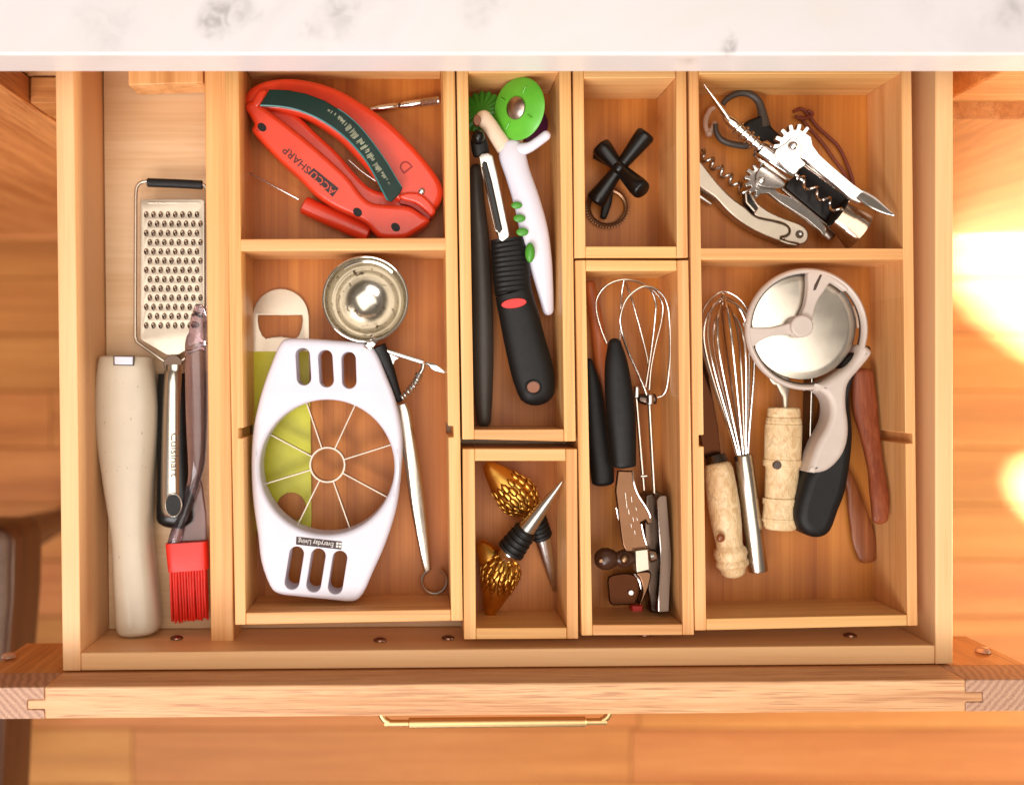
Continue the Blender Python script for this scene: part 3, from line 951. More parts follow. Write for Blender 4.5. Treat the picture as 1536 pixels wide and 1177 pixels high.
# ------------------------------------------------------------ sharpener tray
sh = thing('knife_sharpener', 'orange red handheld knife sharpener with a dark green curved strip', 'sharpener', base(520, 240))
zs = Z(340, 100, 4.203)
guard = zs([(107, 215), (118, 170), (150, 130), (200, 102), (270, 80), (380, 70), (480, 78), (600, 105), (720, 150), (850, 225), (950, 290), (1050, 370), (1150, 470), (1240, 570), (1310, 660), (1352, 730), (1365, 790), (1350, 850), (1312, 905), (1275, 940), (1180, 900), (1090, 850), (1010, 800), (950, 725), (880, 635), (800, 545), (710, 455), (600, 375), (500, 320), (400, 290), (300, 275), (200, 285), (130, 275)])
slab('guard', spline(guard, 3, True), 0.032, 0.014, M['orange'], sh, bevel=0.0042, bres=4)
side = zs([(118, 262), (150, 225), (205, 235), (300, 262), (440, 305), (560, 415), (690, 535), (790, 650), (880, 745), (960, 785), (1060, 800), (1160, 830), (1240, 890), (1272, 960), (1180, 1045), (1110, 1085), (985, 1085), (930, 1052), (880, 992), (800, 947), (680, 892), (560, 812), (450, 702), (330, 592), (205, 465), (158, 400), (170, 350), (150, 320)])
slab('inner_body', spline(side, 3, True), 0.027, 0.0075, M['orange'], sh, bevel=0.003, bres=3)
face = zs([(112, 252), (140, 215), (185, 214), (240, 255), (350, 335), (500, 455), (650, 585), (775, 705), (850, 805), (920, 855), (1050, 868), (1150, 880), (1230, 928), (1280, 972), (1185, 1042), (1112, 1080), (985, 1080), (930, 1047), (880, 987), (800, 942), (680, 887), (560, 807), (450, 697), (330, 587), (207, 460), (155, 397), (172, 362), (140, 300)])
slab('handle', spline(face, 3, True), 0.037, 0.010, M['orange'], sh, bevel=0.0036, bres=4)
slab('bridge', zs([(150, 235), (198, 150), (240, 142), (262, 158), (215, 240), (190, 262)]), 0.0375, 0.02, M['orange'], sh, bevel=0.002)
nose = zs([(1085, 808), (1150, 788), (1225, 800), (1290, 855), (1316, 900), (1312, 925), (1285, 940), (1250, 905), (1190, 860), (1110, 838)])
slab('nose', spline(nose, 3, True), 0.0345, 0.012, M['orange'], sh, bevel=0.002)
slab('slot', spline(zs([(1100, 835), (1180, 858), (1245, 905), (1285, 945), (1270, 962), (1225, 925), (1160, 880), (1095, 862)]), 3, True), 0.0325, 0.02, M['orange_dark'], sh, bevel=0.0005)
strip = zs([(270, 143), (390, 148), (500, 170), (620, 215), (740, 290), (830, 370), (920, 480), (1000, 590), (1060, 690), (1108, 762), (1095, 795), (1040, 852), (1015, 845), (980, 780), (940, 700), (890, 610), (820, 520), (740, 440), (640, 365), (540, 310), (430, 270), (320, 252), (205, 246)])
slab('strip', strip, 0.043, 0.0405, M['green_strip'], sh, bevel=0.0006)
M['edge_highlight'] = plastic('teal_edge_highlight', (58, 122, 120), 0.3, 0.05)  # highlight along the green strip's edges, painted as a lighter teal
rod('strip_edge_highlight', zs([(1015, 843), (980, 776), (940, 697), (890, 608), (820, 518), (740, 438), (640, 363), (540, 308), (430, 268), (320, 249), (212, 244)]), 0.0424, 1.6, M['edge_highlight'], sh, n=4, seg=8)
rod('strip_edge_highlight', zs([(700, 266), (760, 306), (840, 380), (925, 485), (1005, 597), (1063, 694), (1104, 760)]), 0.0426, 0.9, M['edge_highlight'], sh, n=4, seg=8)
# worn remains of the print on the strip: flat ragged flecks
wr = random.Random(21)
mid = spline(zs([(640, 270), (720, 325), (800, 405), (870, 495), (935, 600), (1000, 690), (1030, 745)]), 12)
for i in range(0, len(mid) - 2, 1):
    (x, y), (x2, y2) = mid[i], mid[i + 1]
    dx, dy = x2 - x, y2 - y
    d = math.hypot(dx, dy)
    nx, ny = -dy / d, dx / d
    k_ = i / len(mid)
    amp = 3 + 7.5 * math.sin(math.pi * min(1, k_ * 1.1))
    a = wr.uniform(0.1, 0.5) * amp; b = wr.uniform(0.35, 1.0) * amp
    if wr.random() < 0.25: continue
    slab('worn_print', [(x - nx * a, y - ny * a), (x - nx * a * 0.3 + dx * 0.8, y - ny * a * 0.3 + dy * 0.8), (x + nx * b * 0.9 + dx * wr.uniform(0, 1.4), y + ny * b * 0.9 + dy * wr.uniform(0, 1.4)), (x + nx * b, y + ny * b)], 0.04312, 0.0429, M['print_light'], sh, bevel=0.00002)
for (hx_, hy_, rx_, ry_) in ((222, 382, 24, 31), (825, 917, 25, 31), (1065, 1012, 25, 31)):
    (q,) = zs([(hx_, hy_)])
    disc('screw_hole', q[0], q[1], 0.0372, 0.0352, rx_ / 4.203, M['black'], sh, ry=ry_ / 4.203, rot=-48, bevel=0.0002)
(q,) = zs([(1230, 787)])
MB().lathe(P(q[0], q[1], 0.031), P(q[0], q[1], 0.0335), [(0, 0.0023), (0.7, 0.0023), (1, 0.0012), (1, 0)], 16).obj('screw', M['steel'], sh)
slab('name_plate', zs([(706, 768), (668, 821), (509, 673), (548, 640)]), 0.0373, 0.0365, M['print_dark'], sh, bevel=0.00004)
(q,) = zs([(606, 732)])
lettering('maker_lettering', 'ACCU', q[0], q[1], 0.0374, 10.5, 138, M['orange'], sh, width=45)
(q,) = zs([(443, 588)])
lettering('maker_lettering', 'SHARP', q[0], q[1], 0.0372, 11.5, 138, M['print_dark'], sh, width=50)
(q,) = zs([(1130, 628)])
lettering('mould_mark', 'D', q[0], q[1], 0.0321, 18, 128, M['orange_dark'], sh)
rod('blade', zs([(770, 590), (850, 660), (940, 722)]), 0.021, 1.6, M['steel'], sh)

kr = thing('metal_rod', 'short silver rod with a knurled end behind the orange sharpener', 'rod', base(610, 157))
a, b = P(556, 164.5, 0.0125), P(659, 150.5, 0.0125)
r_ = PX(0.0125)
MB().lathe(a, b, [(0, 3.5 * r_), (0.1, 5 * r_), (0.12, 5.6 * r_), (0.36, 5.6 * r_), (0.38, 4.2 * r_), (0.46, 4.2 * r_), (0.48, 5.8 * r_), (0.72, 5.8 * r_)], 20).obj('shaft', M['chrome'], kr)
prof = [(0.72, 6.2 * r_)]
for i in range(9): prof += [(0.73 + i * 0.028, 6.9 * r_), (0.744 + i * 0.028, 6.0 * r_)]
prof += [(0.985, 6.6 * r_), (1.0, 5.6 * r_), (1.0, 0)]
MB().lathe(a, b, prof, 14).obj('knurled_end', M['steel'], kr, smooth=20)
h_ = a.lerp(b, 0.42) + Vector((0, 0, 3.6 * r_))
MB().lathe(h_, h_ + Vector((0, 0, 0.001)), [(0, 2.6 * r_), (1, 2.4 * r_), (1, 0)], 14).obj('hole', M['brown_knob'], kr)

dr2 = thing('sharpening_rod', 'orange red tube handle with a thin grey rod, lying below the sharpener', 'sharpening rod', base(500, 325))
grip('handle', [(457, 308, 0.019, 13.5, 13.5), (500, 328, 0.019, 13.5, 13.5), (552, 351, 0.019, 13.5, 13.5)], M['orange'], dr2, ex=2.2, r0=3, r1=3)
rod('thin_rod', [(373, 259), (448, 299)], 0.019, 1.3, M['steel'], dr2, seg=8)

# ------------------------------------------------------------ opener, slicer, scoop
bo = thing('bottle_opener', 'flat bar bottle opener, bare steel top and lime green coating, under the slicer', 'bottle opener', base(422, 600))
zo = Z(340, 370, 4.203)
arch = [(379, 475)] + circ(421, 475, 42, 20, a0=180, a1=360)[1:] + [(463, 475)]
outl = arch + [(466, 640), (467.5, 780)] + circ(425, 780, 43, 16, a0=0, a1=180)[1:] + [(379, 640)]
dhole = spline(zo([(200, 432), (330, 430), (474, 430), (478, 480), (458, 555), (430, 583), (380, 572), (335, 566), (285, 572), (248, 579), (222, 555), (200, 490)]), 4, True)
dhole = zo([(198, 431), (476, 431), (478, 460), (472, 510), (455, 558), (432, 580), (400, 574), (340, 566), (285, 570), (248, 579), (225, 560), (205, 515), (197, 470)])
bh = circ(437, 760, 21.5, 28)
slab('blade', outl, 0.0092, 0.0068, M['matte_steel'], bo, bevel=0.0004, holes=[dhole, bh])
slab('coating', [(379.3, 527)] + [(462.8, 527), (466, 640), (467.3, 780)] + circ(425, 780, 42.6, 16, a0=0, a1=180)[1:] + [(379.3, 640)], 0.0096, 0.00915, M['lime'], bo, bevel=0.0001, holes=[circ(437, 760, 21.8, 28)])

sl = thing('apple_slicer', 'white plastic apple slicer with eight steel spokes and slotted grips', 'apple slicer', base(490, 705))
so_ = [(435, 507), (487, 509), (543, 514), (556, 518), (566, 531), (578, 560), (592, 596), (601, 635), (604, 668), (601, 716), (595, 762), (579, 814), (560, 857), (545, 890), (529, 902.5), (493, 900), (442, 895), (417, 891), (404, 879), (391, 843), (386, 803), (379, 755), (376, 704), (378, 653), (385, 613), (395, 577), (409, 539), (420, 515)]
def slot(x0, y0, x1, y1, r):
    a = math.degrees(math.atan2(y1 - y0, x1 - x0))
    return circ(x1, y1, r, 10, a0=a - 90, a1=a + 90) + circ(x0, y0, r, 10, a0=a + 90, a1=a + 270)
slots = [slot(454, 532, 456, 567, 10.6), slot(488, 535, 490, 570, 10.6), slot(523, 538, 524, 572, 10.6), slot(445, 830, 438, 873, 10.8), slot(477.6, 833, 470.5, 877, 10.8), slot(510, 836.5, 503, 880, 10.8)]
slab('body', spline(so_, 3, True), 0.046, 0.024, M['white'], sl, bevel=0.0036, hbevel=(0.0035, 0.0007), holes=[circ(490.5, 700.5, 101, 72)] + slots)
hub = (491, 697)
zk = 0.028
ringm = MB()
ho, hi = circ(491, 697, 27, 40), circ(491, 697, 24.6, 40)
vs = [P(p[0], p[1], zk) for p in ho] + [P(p[0], p[1], zk) for p in hi]
vs += [v - Vector((0, 0, 0.010)) for v in vs]
n_ = 40
fs = []
for i in range(n_):
    j = (i + 1) % n_
    fs += [(i, j, n_ + j, n_ + i), (i, 2 * n_ + i, 2 * n_ + j, j), (n_ + i, n_ + j, 3 * n_ + j, 3 * n_ + i), (2 * n_ + i, 3 * n_ + i, 3 * n_ + j, 2 * n_ + j)]
ringm.add(vs, fs).obj('hub_ring', M['spoke_steel'], sl)
for (ex_, ey_) in ((408, 653), (403, 724), (450, 780), (523, 787), (578, 744), (583, 668), (460, 605), (531, 611)):
    dx, dy = ex_ - hub[0], ey_ - hub[1]
    d = math.hypot(dx, dy)
    nx, ny = -dy / d * 0.85, dx / d * 0.85
    sx_, sy_ = hub[0] + dx / d * 26.5, hub[1] + dy / d * 26.5
    ex2, ey2 = hub[0] + dx / d * (d + 6), hub[1] + dy / d * (d + 6)
    MB().prism(q2(P(sx_ + nx, sy_ + ny, zk), P(ex2 + nx, ey2 + ny, zk), P(ex2 - nx, ey2 - ny, zk), P(sx_ - nx, sy_ - ny, zk)), zk - 0.009, zk - 0.0002).obj('spoke', M['spoke_steel'], sl, smooth=0)
slab('label_plate', [(444.5, 804.4), (512.8, 812), (511.8, 824), (443.8, 816.4)], 0.0463, 0.0457, M['print_dark'], sl, bevel=0.00004)
lettering('label_lettering', 'Everyday Living', 474, 813.8, 0.0464, 7.5, 173.6, M['print_white'], sl, width=53, depth=0.0001)
for (dx, dy) in ((0, 0), (4.4, 0.5), (-0.5, 4.4), (3.9, 4.9)):
    x, y = 504.6 + dx, 812.8 + dy
    slab('label_mark', [(x, y), (x + 3.4, y + 0.4), (x + 3, y + 3.7), (x - 0.4, y + 3.3)], 0.0464, 0.0460, M['print_white'], sl, bevel=0.00002)

sp = thing('ice_cream_scoop', 'steel ice cream scoop with a round bowl, spring lever and hanging ring', 'scoop', base(590, 620))
c0 = P(548.2, 448.6, 0.05)
Rb = 64.8 * PX(0.05)
prof = [(0.0, 0.0005)]
bot = 0.0085
dep = 0.05 - bot
def bz(f): return bot + dep * f
prof_pts = [(0.0, 0), (0.02, 0.30), (0.08, 0.55), (0.22, 0.78), (0.45, 0.93), (0.7, 0.985), (0.97, 1.0), (1.0, 1.0), (1.0, 0.965), (0.75, 0.945), (0.55, 0.885), (0.42, 0.80), (0.40, 0.765), (0.36, 0.745), (0.26, 0.65), (0.17, 0.51), (0.11, 0.36), (0.075, 0.2), (0.065, 0)]
MB().lathe((c0.x, c0.y, bot), (c0.x, c0.y, 0.05), [(a_, max(b_, 0.0001) * Rb) for a_, b_ in prof_pts], 56).obj('bowl', M['bowl_steel'], sp, smooth=60)
rod('bowl_rim', circ(548.2, 448.6, 63.6, 56), 0.0502, 1.5, M['chrome'], sp, closed=True, seg=8)
rod('scraper', circ(548.2, 449, 57, 20, a0=-125, a1=-45), 0.046, [2.2] * 21, M['chrome'], sp, seg=8)
grip('ferrule', [(553, 512, 0.046, 12, 8), (560, 518, 0.045, 11, 8)], M['chrome'], sp, n=2, r0=2, r1=2)
grip('neck', [(568, 519, 0.040, 11, 10), (580, 548, 0.038, 10, 9), (591, 580, 0.036, 8, 8), (598, 600, 0.034, 6.5, 7)], M['black'], sp, r1=4)
rod('lever', [(578, 525), (606, 534), (635, 543)], [0.041, 0.041, 0.041], [3.0, 3.4, 3.6], M['steel'], sp, n=3, h_px=[2, 2, 2], flat=True)
slab('lever_bracket', [(580, 527), (600, 537), (593, 541), (590, 549), (586, 559), (583, 545)], 0.0395, 0.036, M['steel'], sp, bevel=0.0006)
grip('thumb_plate', [(641, 545, 0.042, 2.5, 2), (652, 550.5, 0.043, 5, 1.6), (664, 556, 0.043, 3, 1.4)], M['chrome'], sp, r0=3, r1=6)
rod('spring_arm', [(635, 545), (634, 553), (629, 562)], [0.041, 0.041, 0.040], 3.4, M['steel'], sp, n=4)
sc_ = [P(*q) for q in spline([(629, 561, 0.040), (625, 571, 0.039), (616, 584, 0.038), (604, 596, 0.036)], 40)]
hel = []
for i, p in enumerate(sc_):
    t_ = (sc_[min(i + 1, len(sc_) - 1)] - sc_[max(i - 1, 0)]).normalized()
    sd = t_.cross(Vector((0, 0, 1))).normalized()
    nn = sd.cross(t_)
    ph = 2 * math.pi * 8.5 * i / len(sc_)
    hel.append(p + (sd * math.cos(ph) + nn * math.sin(ph)) * 4.4 * PX(0.038))
MB().tube(hel, 1.9 * PX(0.038), seg=7).obj('spring', M['steel'], sp)
grip('handle', [(603, 606, 0.031, 8, 7), (606.5, 620, 0.030, 10.5, 9), (611, 650, 0.029, 11, 9), (619, 700, 0.026, 11.5, 9), (626, 750, 0.022, 11.5, 8.5), (633, 800, 0.018, 9.5, 7), (641, 854, 0.015, 6, 5)], M['brush_steel'], sp, r0=2, r1=2, ex=3)
rod('hanging_ring', circ(651.5, 871.5, 18.6, 30, a0=-62, a1=242), 0.0140, 2.3, M['steel'], sp, seg=8)

# ------------------------------------------------------------ peeler tray
gh = thing('grey_handle', 'long dark grey tool handle along the left wall of the peeler tray', 'tool handle', base(722, 450))
grip('body', [(714, 255, 0.017, 10, 12), (715, 300, 0.017, 12, 13), (719, 360, 0.017, 15, 14), (722.5, 440, 0.018, 16, 15), (724, 520, 0.018, 16.5, 15), (725, 590, 0.018, 14, 13), (726, 632, 0.018, 10.5, 10)], M['grey_dark'], gh, r0=9, r1=8, ex=2.3)

pw = thing('pastry_cutter', 'white handled pastry cutter with a round green wheel and a fluted green wheel', 'pastry cutter', base(775, 300))
grip('handle', [(766, 216, 0.040, 14, 9), (768, 232, 0.040, 20, 11), (777, 262, 0.040, 19, 12), (790, 302, 0.040, 20, 12), (801, 346, 0.039, 21, 12), (810, 390, 0.036, 18, 11), (817, 430, 0.033, 13, 9), (822, 464, 0.030, 8.5, 7)], M['white'], pw, r0=6, r1=9, n=6, seg=24)
grip('thumb_horn', [(776, 226, 0.041, 11, 8), (794, 221, 0.043, 8, 7), (808, 212, 0.045, 7.5, 7), (819, 203.5, 0.046, 7.5, 6.5)], M['white'], pw, r1=7, n=6)
grip('fork_arm', [(757, 222, 0.040, 13, 8), (745, 204, 0.040, 12, 8), (734, 188, 0.040, 12, 8), (725, 178, 0.040, 13, 8)], M['ivory_white'], pw, r0=3, r1=12, n=5)
grip('fork_arm', [(772, 218, 0.034, 12, 6), (776, 195, 0.034, 10, 5), (777, 170, 0.034, 9, 5)], M['ivory_white'], pw, r1=7)
disc('rivet', 715.7, 180, 0.0475, 0.042, 5.6, M['brown_rivet'], pw, ry=8)
def wheel(cx_, cy_, z_, nrm, R_, th, mat, parent, name, flutes=0, amp=0.0, dish=0.0):
    c = P(cx_, cy_, z_)
    ax = Vector(nrm).normalized()
    u = ax.orthogonal().normalized(); w = ax.cross(u)
    n = 96 if flutes else 56
    vs, fs = [], []
    for (rf, off, fl) in ((0.0001, 0.5 + dish, 0), (0.30, 0.5 + dish, 0), (0.36, 0.45, 0), (0.93, 0.30, 0.5), (1.0, 0.0, 1), (0.93, -0.30, 0.5), (0.0001, -0.5, 0)):
        for k in range(n):
            a = 2 * math.pi * k / n
            f = math.sin(a * flutes) if flutes else 0
            vs.append(c + (u * math.cos(a) + w * math.sin(a)) * (R_ * rf * (1 + 0.02 * f * fl)) + ax * (th * off + amp * f * max(0, rf - 0.4) * (1 if fl or rf > 0.5 else 0)))
    for i in range(6):
        for k in range(n):
            a, b = i * n + k, i * n + (k + 1) % n
            fs.append((a, b, b + n, a + n))
    return MB().add(vs, fs).obj(name, mat, parent, smooth=50)
wn = (-0.66, -0.06, 0.75)
wheel(778.6, 163.5, 0.047, wn, 46 * PX(0.047), 0.005, M['green'], pw, 'round_wheel')
cc_ = P(777, 163, 0.047) + Vector(wn).normalized() * 0.0022
axv = Vector(wn).normalized()
MB().lathe(cc_, cc_ + axv * 0.0035, [(0, 17 * PX(.047)), (0.3, 16.4 * PX(.047)), (0.65, 12.5 * PX(.047)), (0.9, 6.5 * PX(.047)), (1, 0)], 28).obj('wheel_cap', M['cap_steel'], pw)
u_ = axv.orthogonal().normalized(); w_ = axv.cross(u_)
for a in (20, 110, 200, 290):
    d_ = (u_ * math.cos(R(a)) + w_ * math.sin(R(a)))
    q_ = cc_ + axv * 0.0003
    MB().tube([q_ + d_ * 24 * PX(.047), q_ + d_ * 34 * PX(.047)], 0.0005, seg=6).obj('wheel_rib', M['green'], pw)
wheel(722, 168, 0.026, (-0.25, 0.25, 0.93), 33 * PX(0.026), 0.004, M['green_deep'], pw, 'fluted_wheel', flutes=18, amp=0.0022)
wheel(797, 186, 0.018, (0.35, 0.0, 0.93), 28 * PX(0.018), 0.004, M['purple'], pw, 'purple_wheel')
for (x, y, rx, ry, rt) in ((775, 308, 8.3, 5.4, 10), (779.2, 327.5, 9, 6, 10), (783.5, 348, 9.2, 6.2, 12), (795, 379, 7.5, 15, -12)):
    c = P(x, y, 0.0465)
    MB().ball((c.x, c.y, c.z), (rx * PX(.0465), ry * PX(.0465), 0.0011 if ry < 10 else 0.003), 18, 10).obj('grip_dot', M['green_dot'], pw)

pe = thing('peeler', 'black handled swivel peeler with a small red oval and a slotted steel blade', 'peeler', base(775, 440))
z6 = Z(680, 100, 3.921)
rows = []
for (y, l, r) in ((360, 736, 786), (380, 736.6, 791), (405, 738, 795), (440, 742.5, 798), (477, 749.4, 808.8), (512.6, 756.5, 818), (558.5, 767, 831), (585, 776, 833)):
    rows.append(((l + r) / 2, y, 0.036, (r - l) / 2, 21))
hr = spline(rows, 8)
out = []
for q in hr:
    if q[1] < 437:
        continue
    out.append(q)
grip('handle', out[::4], M['black'], pe, n=4, seg=28, ex=2.6, r1=23)
# ribbed rubber collar
rib = []
for i in range(0, 81):
    f = i / 80
    y = 359 + f * 80
    q = min(hr, key=lambda r_: abs(r_[1] - y))
    k_ = 1.0 + 0.045 * math.cos(f * 2 * math.pi * 11)
    rib.append((q[0] + (y - q[1]) * 0.1, y, 0.036, q[3] * (0.95 + 0.05 * k_), q[4] * k_ * 0.98))
pts = [P(q[0], q[1], q[2]) for q in rib]
MB().tube(pts, [q[3] * PX(.036) for q in rib], [q[4] * PX(.036) for q in rib], seg=28, up=(0, 0, 1), ex=2.6).obj('ribbed_collar', M['black'], pe, smooth=60)
slab('red_oval', circ(771, 454.8, 19, 32, 7.2, rot=-8), 0.0466, 0.0445, M['red_mark'], pe, bevel=0.0003)
slab('hang_hole', circ(800, 580.5, 9.6, 28, 8.6), 0.0462, 0.0445, M['brown_rivet'], pe, bevel=0.0002)
rod('hole_rim', circ(800, 580.5, 11, 28, 10), 0.0458, 1.8, M['black'], pe, closed=True, seg=8)
blade = z6([(150, 530), (165, 512), (205, 508), (232, 525), (255, 620), (290, 790), (330, 985), (325, 1005), (290, 1030), (268, 1015), (235, 900), (195, 740), (165, 620)])
slabz = 0.048
slab('blade', blade, slabz, slabz - 0.0016, M['steel'], pe, bevel=0.0006, holes=[z6([(172, 575), (180, 558), (195, 562), (225, 680), (258, 830), (285, 955), (272, 975), (252, 962), (215, 800)])])
rod('blade_edge', z6([(172, 590), (212, 770), (255, 962)]), slabz + 0.0003, 1.6, M['dark_steel'], pe)
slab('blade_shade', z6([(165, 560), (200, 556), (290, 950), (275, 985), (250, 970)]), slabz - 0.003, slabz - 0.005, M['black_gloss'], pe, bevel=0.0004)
grip('yoke', [(722, 233, 0.041, 12, 8), (720, 222, 0.042, 13, 9), (718, 210, 0.043, 12, 10)], M['black'], pe, r1=7, r0=2)
q_ = P(717.5, 206, 0.048)
MB().ball(q_, (10 * PX(.048), 11 * PX(.048), 0.0055), 20, 12).obj('pivot_cap', M['black_gloss'], pe)
grip('yoke_arm', [(724, 228, 0.042, 7, 7), (736, 280, 0.041, 5, 6), (752, 340, 0.039, 5, 6), (760, 368, 0.038, 8, 7)], M['black'], pe, r0=2)
# ------------------------------------------------------------ golden bottle stoppers
def leaf_mesh():
    b = MB()
    vs = [(0, -1.0, 0.0), (0.62, -0.35, 0.02), (0.55, 0.4, 0.12), (0, 1.0, 0.22), (-0.55, 0.4, 0.12), (-0.62, -0.35, 0.02), (0, -0.35, 0.22), (0, 0.4, 0.34)]
    fs = [(0, 1, 6), (1, 2, 7, 6), (2, 3, 7), (3, 4, 7), (4, 5, 6, 7), (5, 0, 6), (0, 5, 4, 3, 2, 1)]
    return b.add(vs, fs)
LEAF = leaf_mesh().mesh('scale')
LEAF.materials.append(M['gold'])
LEAF.shade_smooth()
def stopper(label, spine, rub, cone, collar, parent_px, f0, f1, extra=None):
    t = thing('bottle_stopper', label, 'bottle stopper', base(*parent_px), 'golden bottle stoppers')
    rr = spline(spine, 6)
    pts = [P(q[0], q[1], q[2]) for q in rr]
    rad = [q[3] * PX(q[2]) for q in rr]
    MB().tube(pts, rad, seg=22).obj('figure', M['gold'], t, smooth=70)
    if extra: extra(t)
    wl = wloc(t)
    m = len(pts)
    rg = random.Random(3)
    row = 0
    i = int(f0 * m)
    # overlapping scales on the round half of the figure
    L = 0.0
    nxt = 0.0
    for i in range(1, m - 1):
        seg_ = (pts[i] - pts[i - 1]).length
        L += seg_
        if i < f0 * m or i > f1 * m or L < nxt: continue
        nxt = L + 0.0037
        tdir = (pts[i + 1] - pts[i - 1]).normalized()
        sd = tdir.cross(Vector((0, 0, 1))).normalized()
        nn = sd.cross(tdir)
        n = max(8, int(2 * math.pi * rad[i] / 0.0056))
        for k in range(n):
            a = 2 * math.pi * (k + 0.5 * (row % 2)) / n + rg.uniform(-0.06, 0.06)
            nv = (sd * math.cos(a) + nn * math.sin(a)).normalized()
            if nv.z < -0.45: continue
            p = pts[i] + nv * rad[i] * 0.985
            slope = (rad[i + 1] - rad[i - 1]) / max((pts[i + 1] - pts[i - 1]).length, 1e-6)
            yv = (tdir + nv * slope).normalized() * -1
            zv = (nv - tdir * slope).normalized()
            xv = yv.cross(zv).normalized()
            o = bpy.data.objects.new('scale', LEAF)
            COL.objects.link(o)
            o.parent = t
            s_ = 0.0042 * rg.uniform(0.9, 1.1)
            mt = Matrix((( xv.x * s_ * .95, yv.x * s_ * 1.15, zv.x * s_ * .7, 0), (xv.y * s_ * .95, yv.y * s_ * 1.15, zv.y * s_ * .7, 0), (xv.z * s_ * .95, yv.z * s_ * 1.15, zv.z * s_ * .7, 0), (0, 0, 0, 1)))
            mt.translation = p - wl
            o.matrix_local = mt
        row += 1
    (a, ra), (b, rb) = rub
    pa, pb = P(*a), P(*b)
    k = PX(a[2])
    prof = [(0, 0.0), (0, ra * k * 0.9)]
    for j in range(5):
        f = j / 5
        r_ = (ra + (rb - ra) * f) * k
        prof += [(f + 0.02, r_), (f + 0.13, r_ * 1.02), (f + 0.165, r_ * 0.9), (f + 0.19, r_ * 0.9)]
    prof += [(1.0, rb * k * 0.9), (1.0, 0)]
    MB().lathe(pa, pb, prof, 26).obj('rubber_seal', M['black'], t, smooth=35)
    (a, ra), (b, rb) = cone
    pa, pb = P(*a), P(*b)
    k = PX(a[2])
    MB().lathe(pa, pb, [(0, 0), (0, ra * k), (0.5, (ra * 0.56 + rb * 0.44) * k * 1.06), (0.96, rb * k * 1.2), (0.99, rb * k * 0.8), (1, 0)], 26).obj('cone', M['steel'], t)
    (a, ra), (b, rb) = collar
    pa, pb = P(*a), P(*b)
    k = PX(a[2])
    MB().lathe(pa, pb, [(0, 0), (0, ra * k), (0.3, ra * k * 1.05), (0.7, rb * k * 1.05), (1, rb * k), (1, 0)], 24).obj('collar', M['chrome'], t)
    return t
# the one whose cone points to the lower right lies underneath
stopper('golden scaly bottle stopper at the back, its cone hidden under the other one', [(728, 696, 0.033, 6), (735, 702, 0.033, 12), (746, 713, 0.032, 19), (758, 726, 0.031, 25), (773, 741, 0.030, 30), (785, 754, 0.028, 27), (793, 764, 0.027, 17), (797, 769, 0.026, 9)],
        (((802, 776, 0.022), 17), ((814, 806, 0.0175), 15.5)), (((813, 803, 0.0175), 13), ((832, 888, 0.0095), 2)), (((794, 765, 0.025), 12), ((801, 776, 0.022), 13)), (775, 745), 0.40, 0.97)
def head2(t):
    grip('crest', [(744, 850, 0.026, 22, 22), (731, 830, 0.025, 17, 18), (722, 815, 0.024, 9, 11)], M['gold'], t, r1=5)
stopper('golden scaly bottle stopper at the front with its steel cone pointing up right', [(735, 924, 0.019, 6), (737, 911, 0.021, 12), (742, 891, 0.024, 20), (748, 868, 0.027, 28), (752, 853, 0.029, 30), (757, 841, 0.031, 23), (760, 833, 0.032, 13)],
        (((765, 827, 0.036), 21), ((790, 793, 0.041), 17)), (((789, 794, 0.041), 13.5), ((844, 721, 0.051), 1.9)), (((758, 836, 0.034), 14), ((767, 825, 0.036), 17)), (750, 860), 0.42, 0.97, head2)

# ------------------------------------------------------------ black cross knob
M['aged'] = metal('aged_bronze', (140, 108, 82), 0.35)
kn = thing('cross_knob', 'black plastic cross shaped knob with four flared arms and a ridged ring', 'knob', base(925, 260))
c_ = (929, 252, 0.030)
for (ex_, ey_, ez_, r_) in ((966, 205, 0.036, 15), (896, 298, 0.022, 16), (903, 222, 0.026, 15), (960, 283, 0.044, 14.5)):
    a, b = P(*c_), P(ex_, ey_, ez_)
    k = PX(ez_)
    MB().lathe(a, b, [(0, 0), (0.0, 9 * k), (0.25, 10.4 * k), (0.55, 12.4 * k), (0.85, 14.4 * k), (1.03, r_ * k), (1.09, r_ * k * 0.93), (1.12, r_ * k * 0.8), (1.13, 0)], 28).obj('arm', M['black_gloss'], kn)
for (ex_, ey_, ez_, r_) in ((898, 229, 0.012, 12),):
    a, b = P(929, 254, 0.02), P(ex_, ey_, ez_)
    k = PX(ez_)
    MB().lathe(a, b, [(0, 0), (0, 6 * k), (0.5, 8 * k), (1, r_ * k), (1.04, r_ * k * 0.85), (1.05, 0)], 24).obj('arm', M['black_gloss'], kn)
q_ = P(929, 252, 0.0335)
MB().ball(q_, (0.0046, 0.0046, 0.0040), 18, 10).obj('centre_boss', M['black_gloss'], kn)
zq = 0.0105
rp = circ(911, 311.5, 28, 80, 26.5)
MB().tube(along(rp, zq), [3.4 * PX(zq)] * 80, [4.0 * PX(zq)] * 80, seg=8, closed=True).obj('ring', M['aged'], kn)
tm = MB()
for i in range(46):
    a = 2 * math.pi * i / 46
    x0, y0 = 911 + 29.5 * math.cos(a), 311.5 + 28 * math.sin(a)
    x1, y1 = 911 + 33 * math.cos(a), 311.5 + 31.4 * math.sin(a)
    tm.tube(along([(x0, y0), (x1, y1)], zq), 1.1 * PX(zq), 2.4 * PX(zq), seg=6)
tag(tm.obj('ring_teeth', M['aged'], kn), None, kind='stuff')
grip('stem', [(914, 286, 0.016, 6, 6), (910, 306, 0.014, 7, 6), (905, 326, 0.012, 5, 5)], M['black'], kn, r0=3, r1=3)

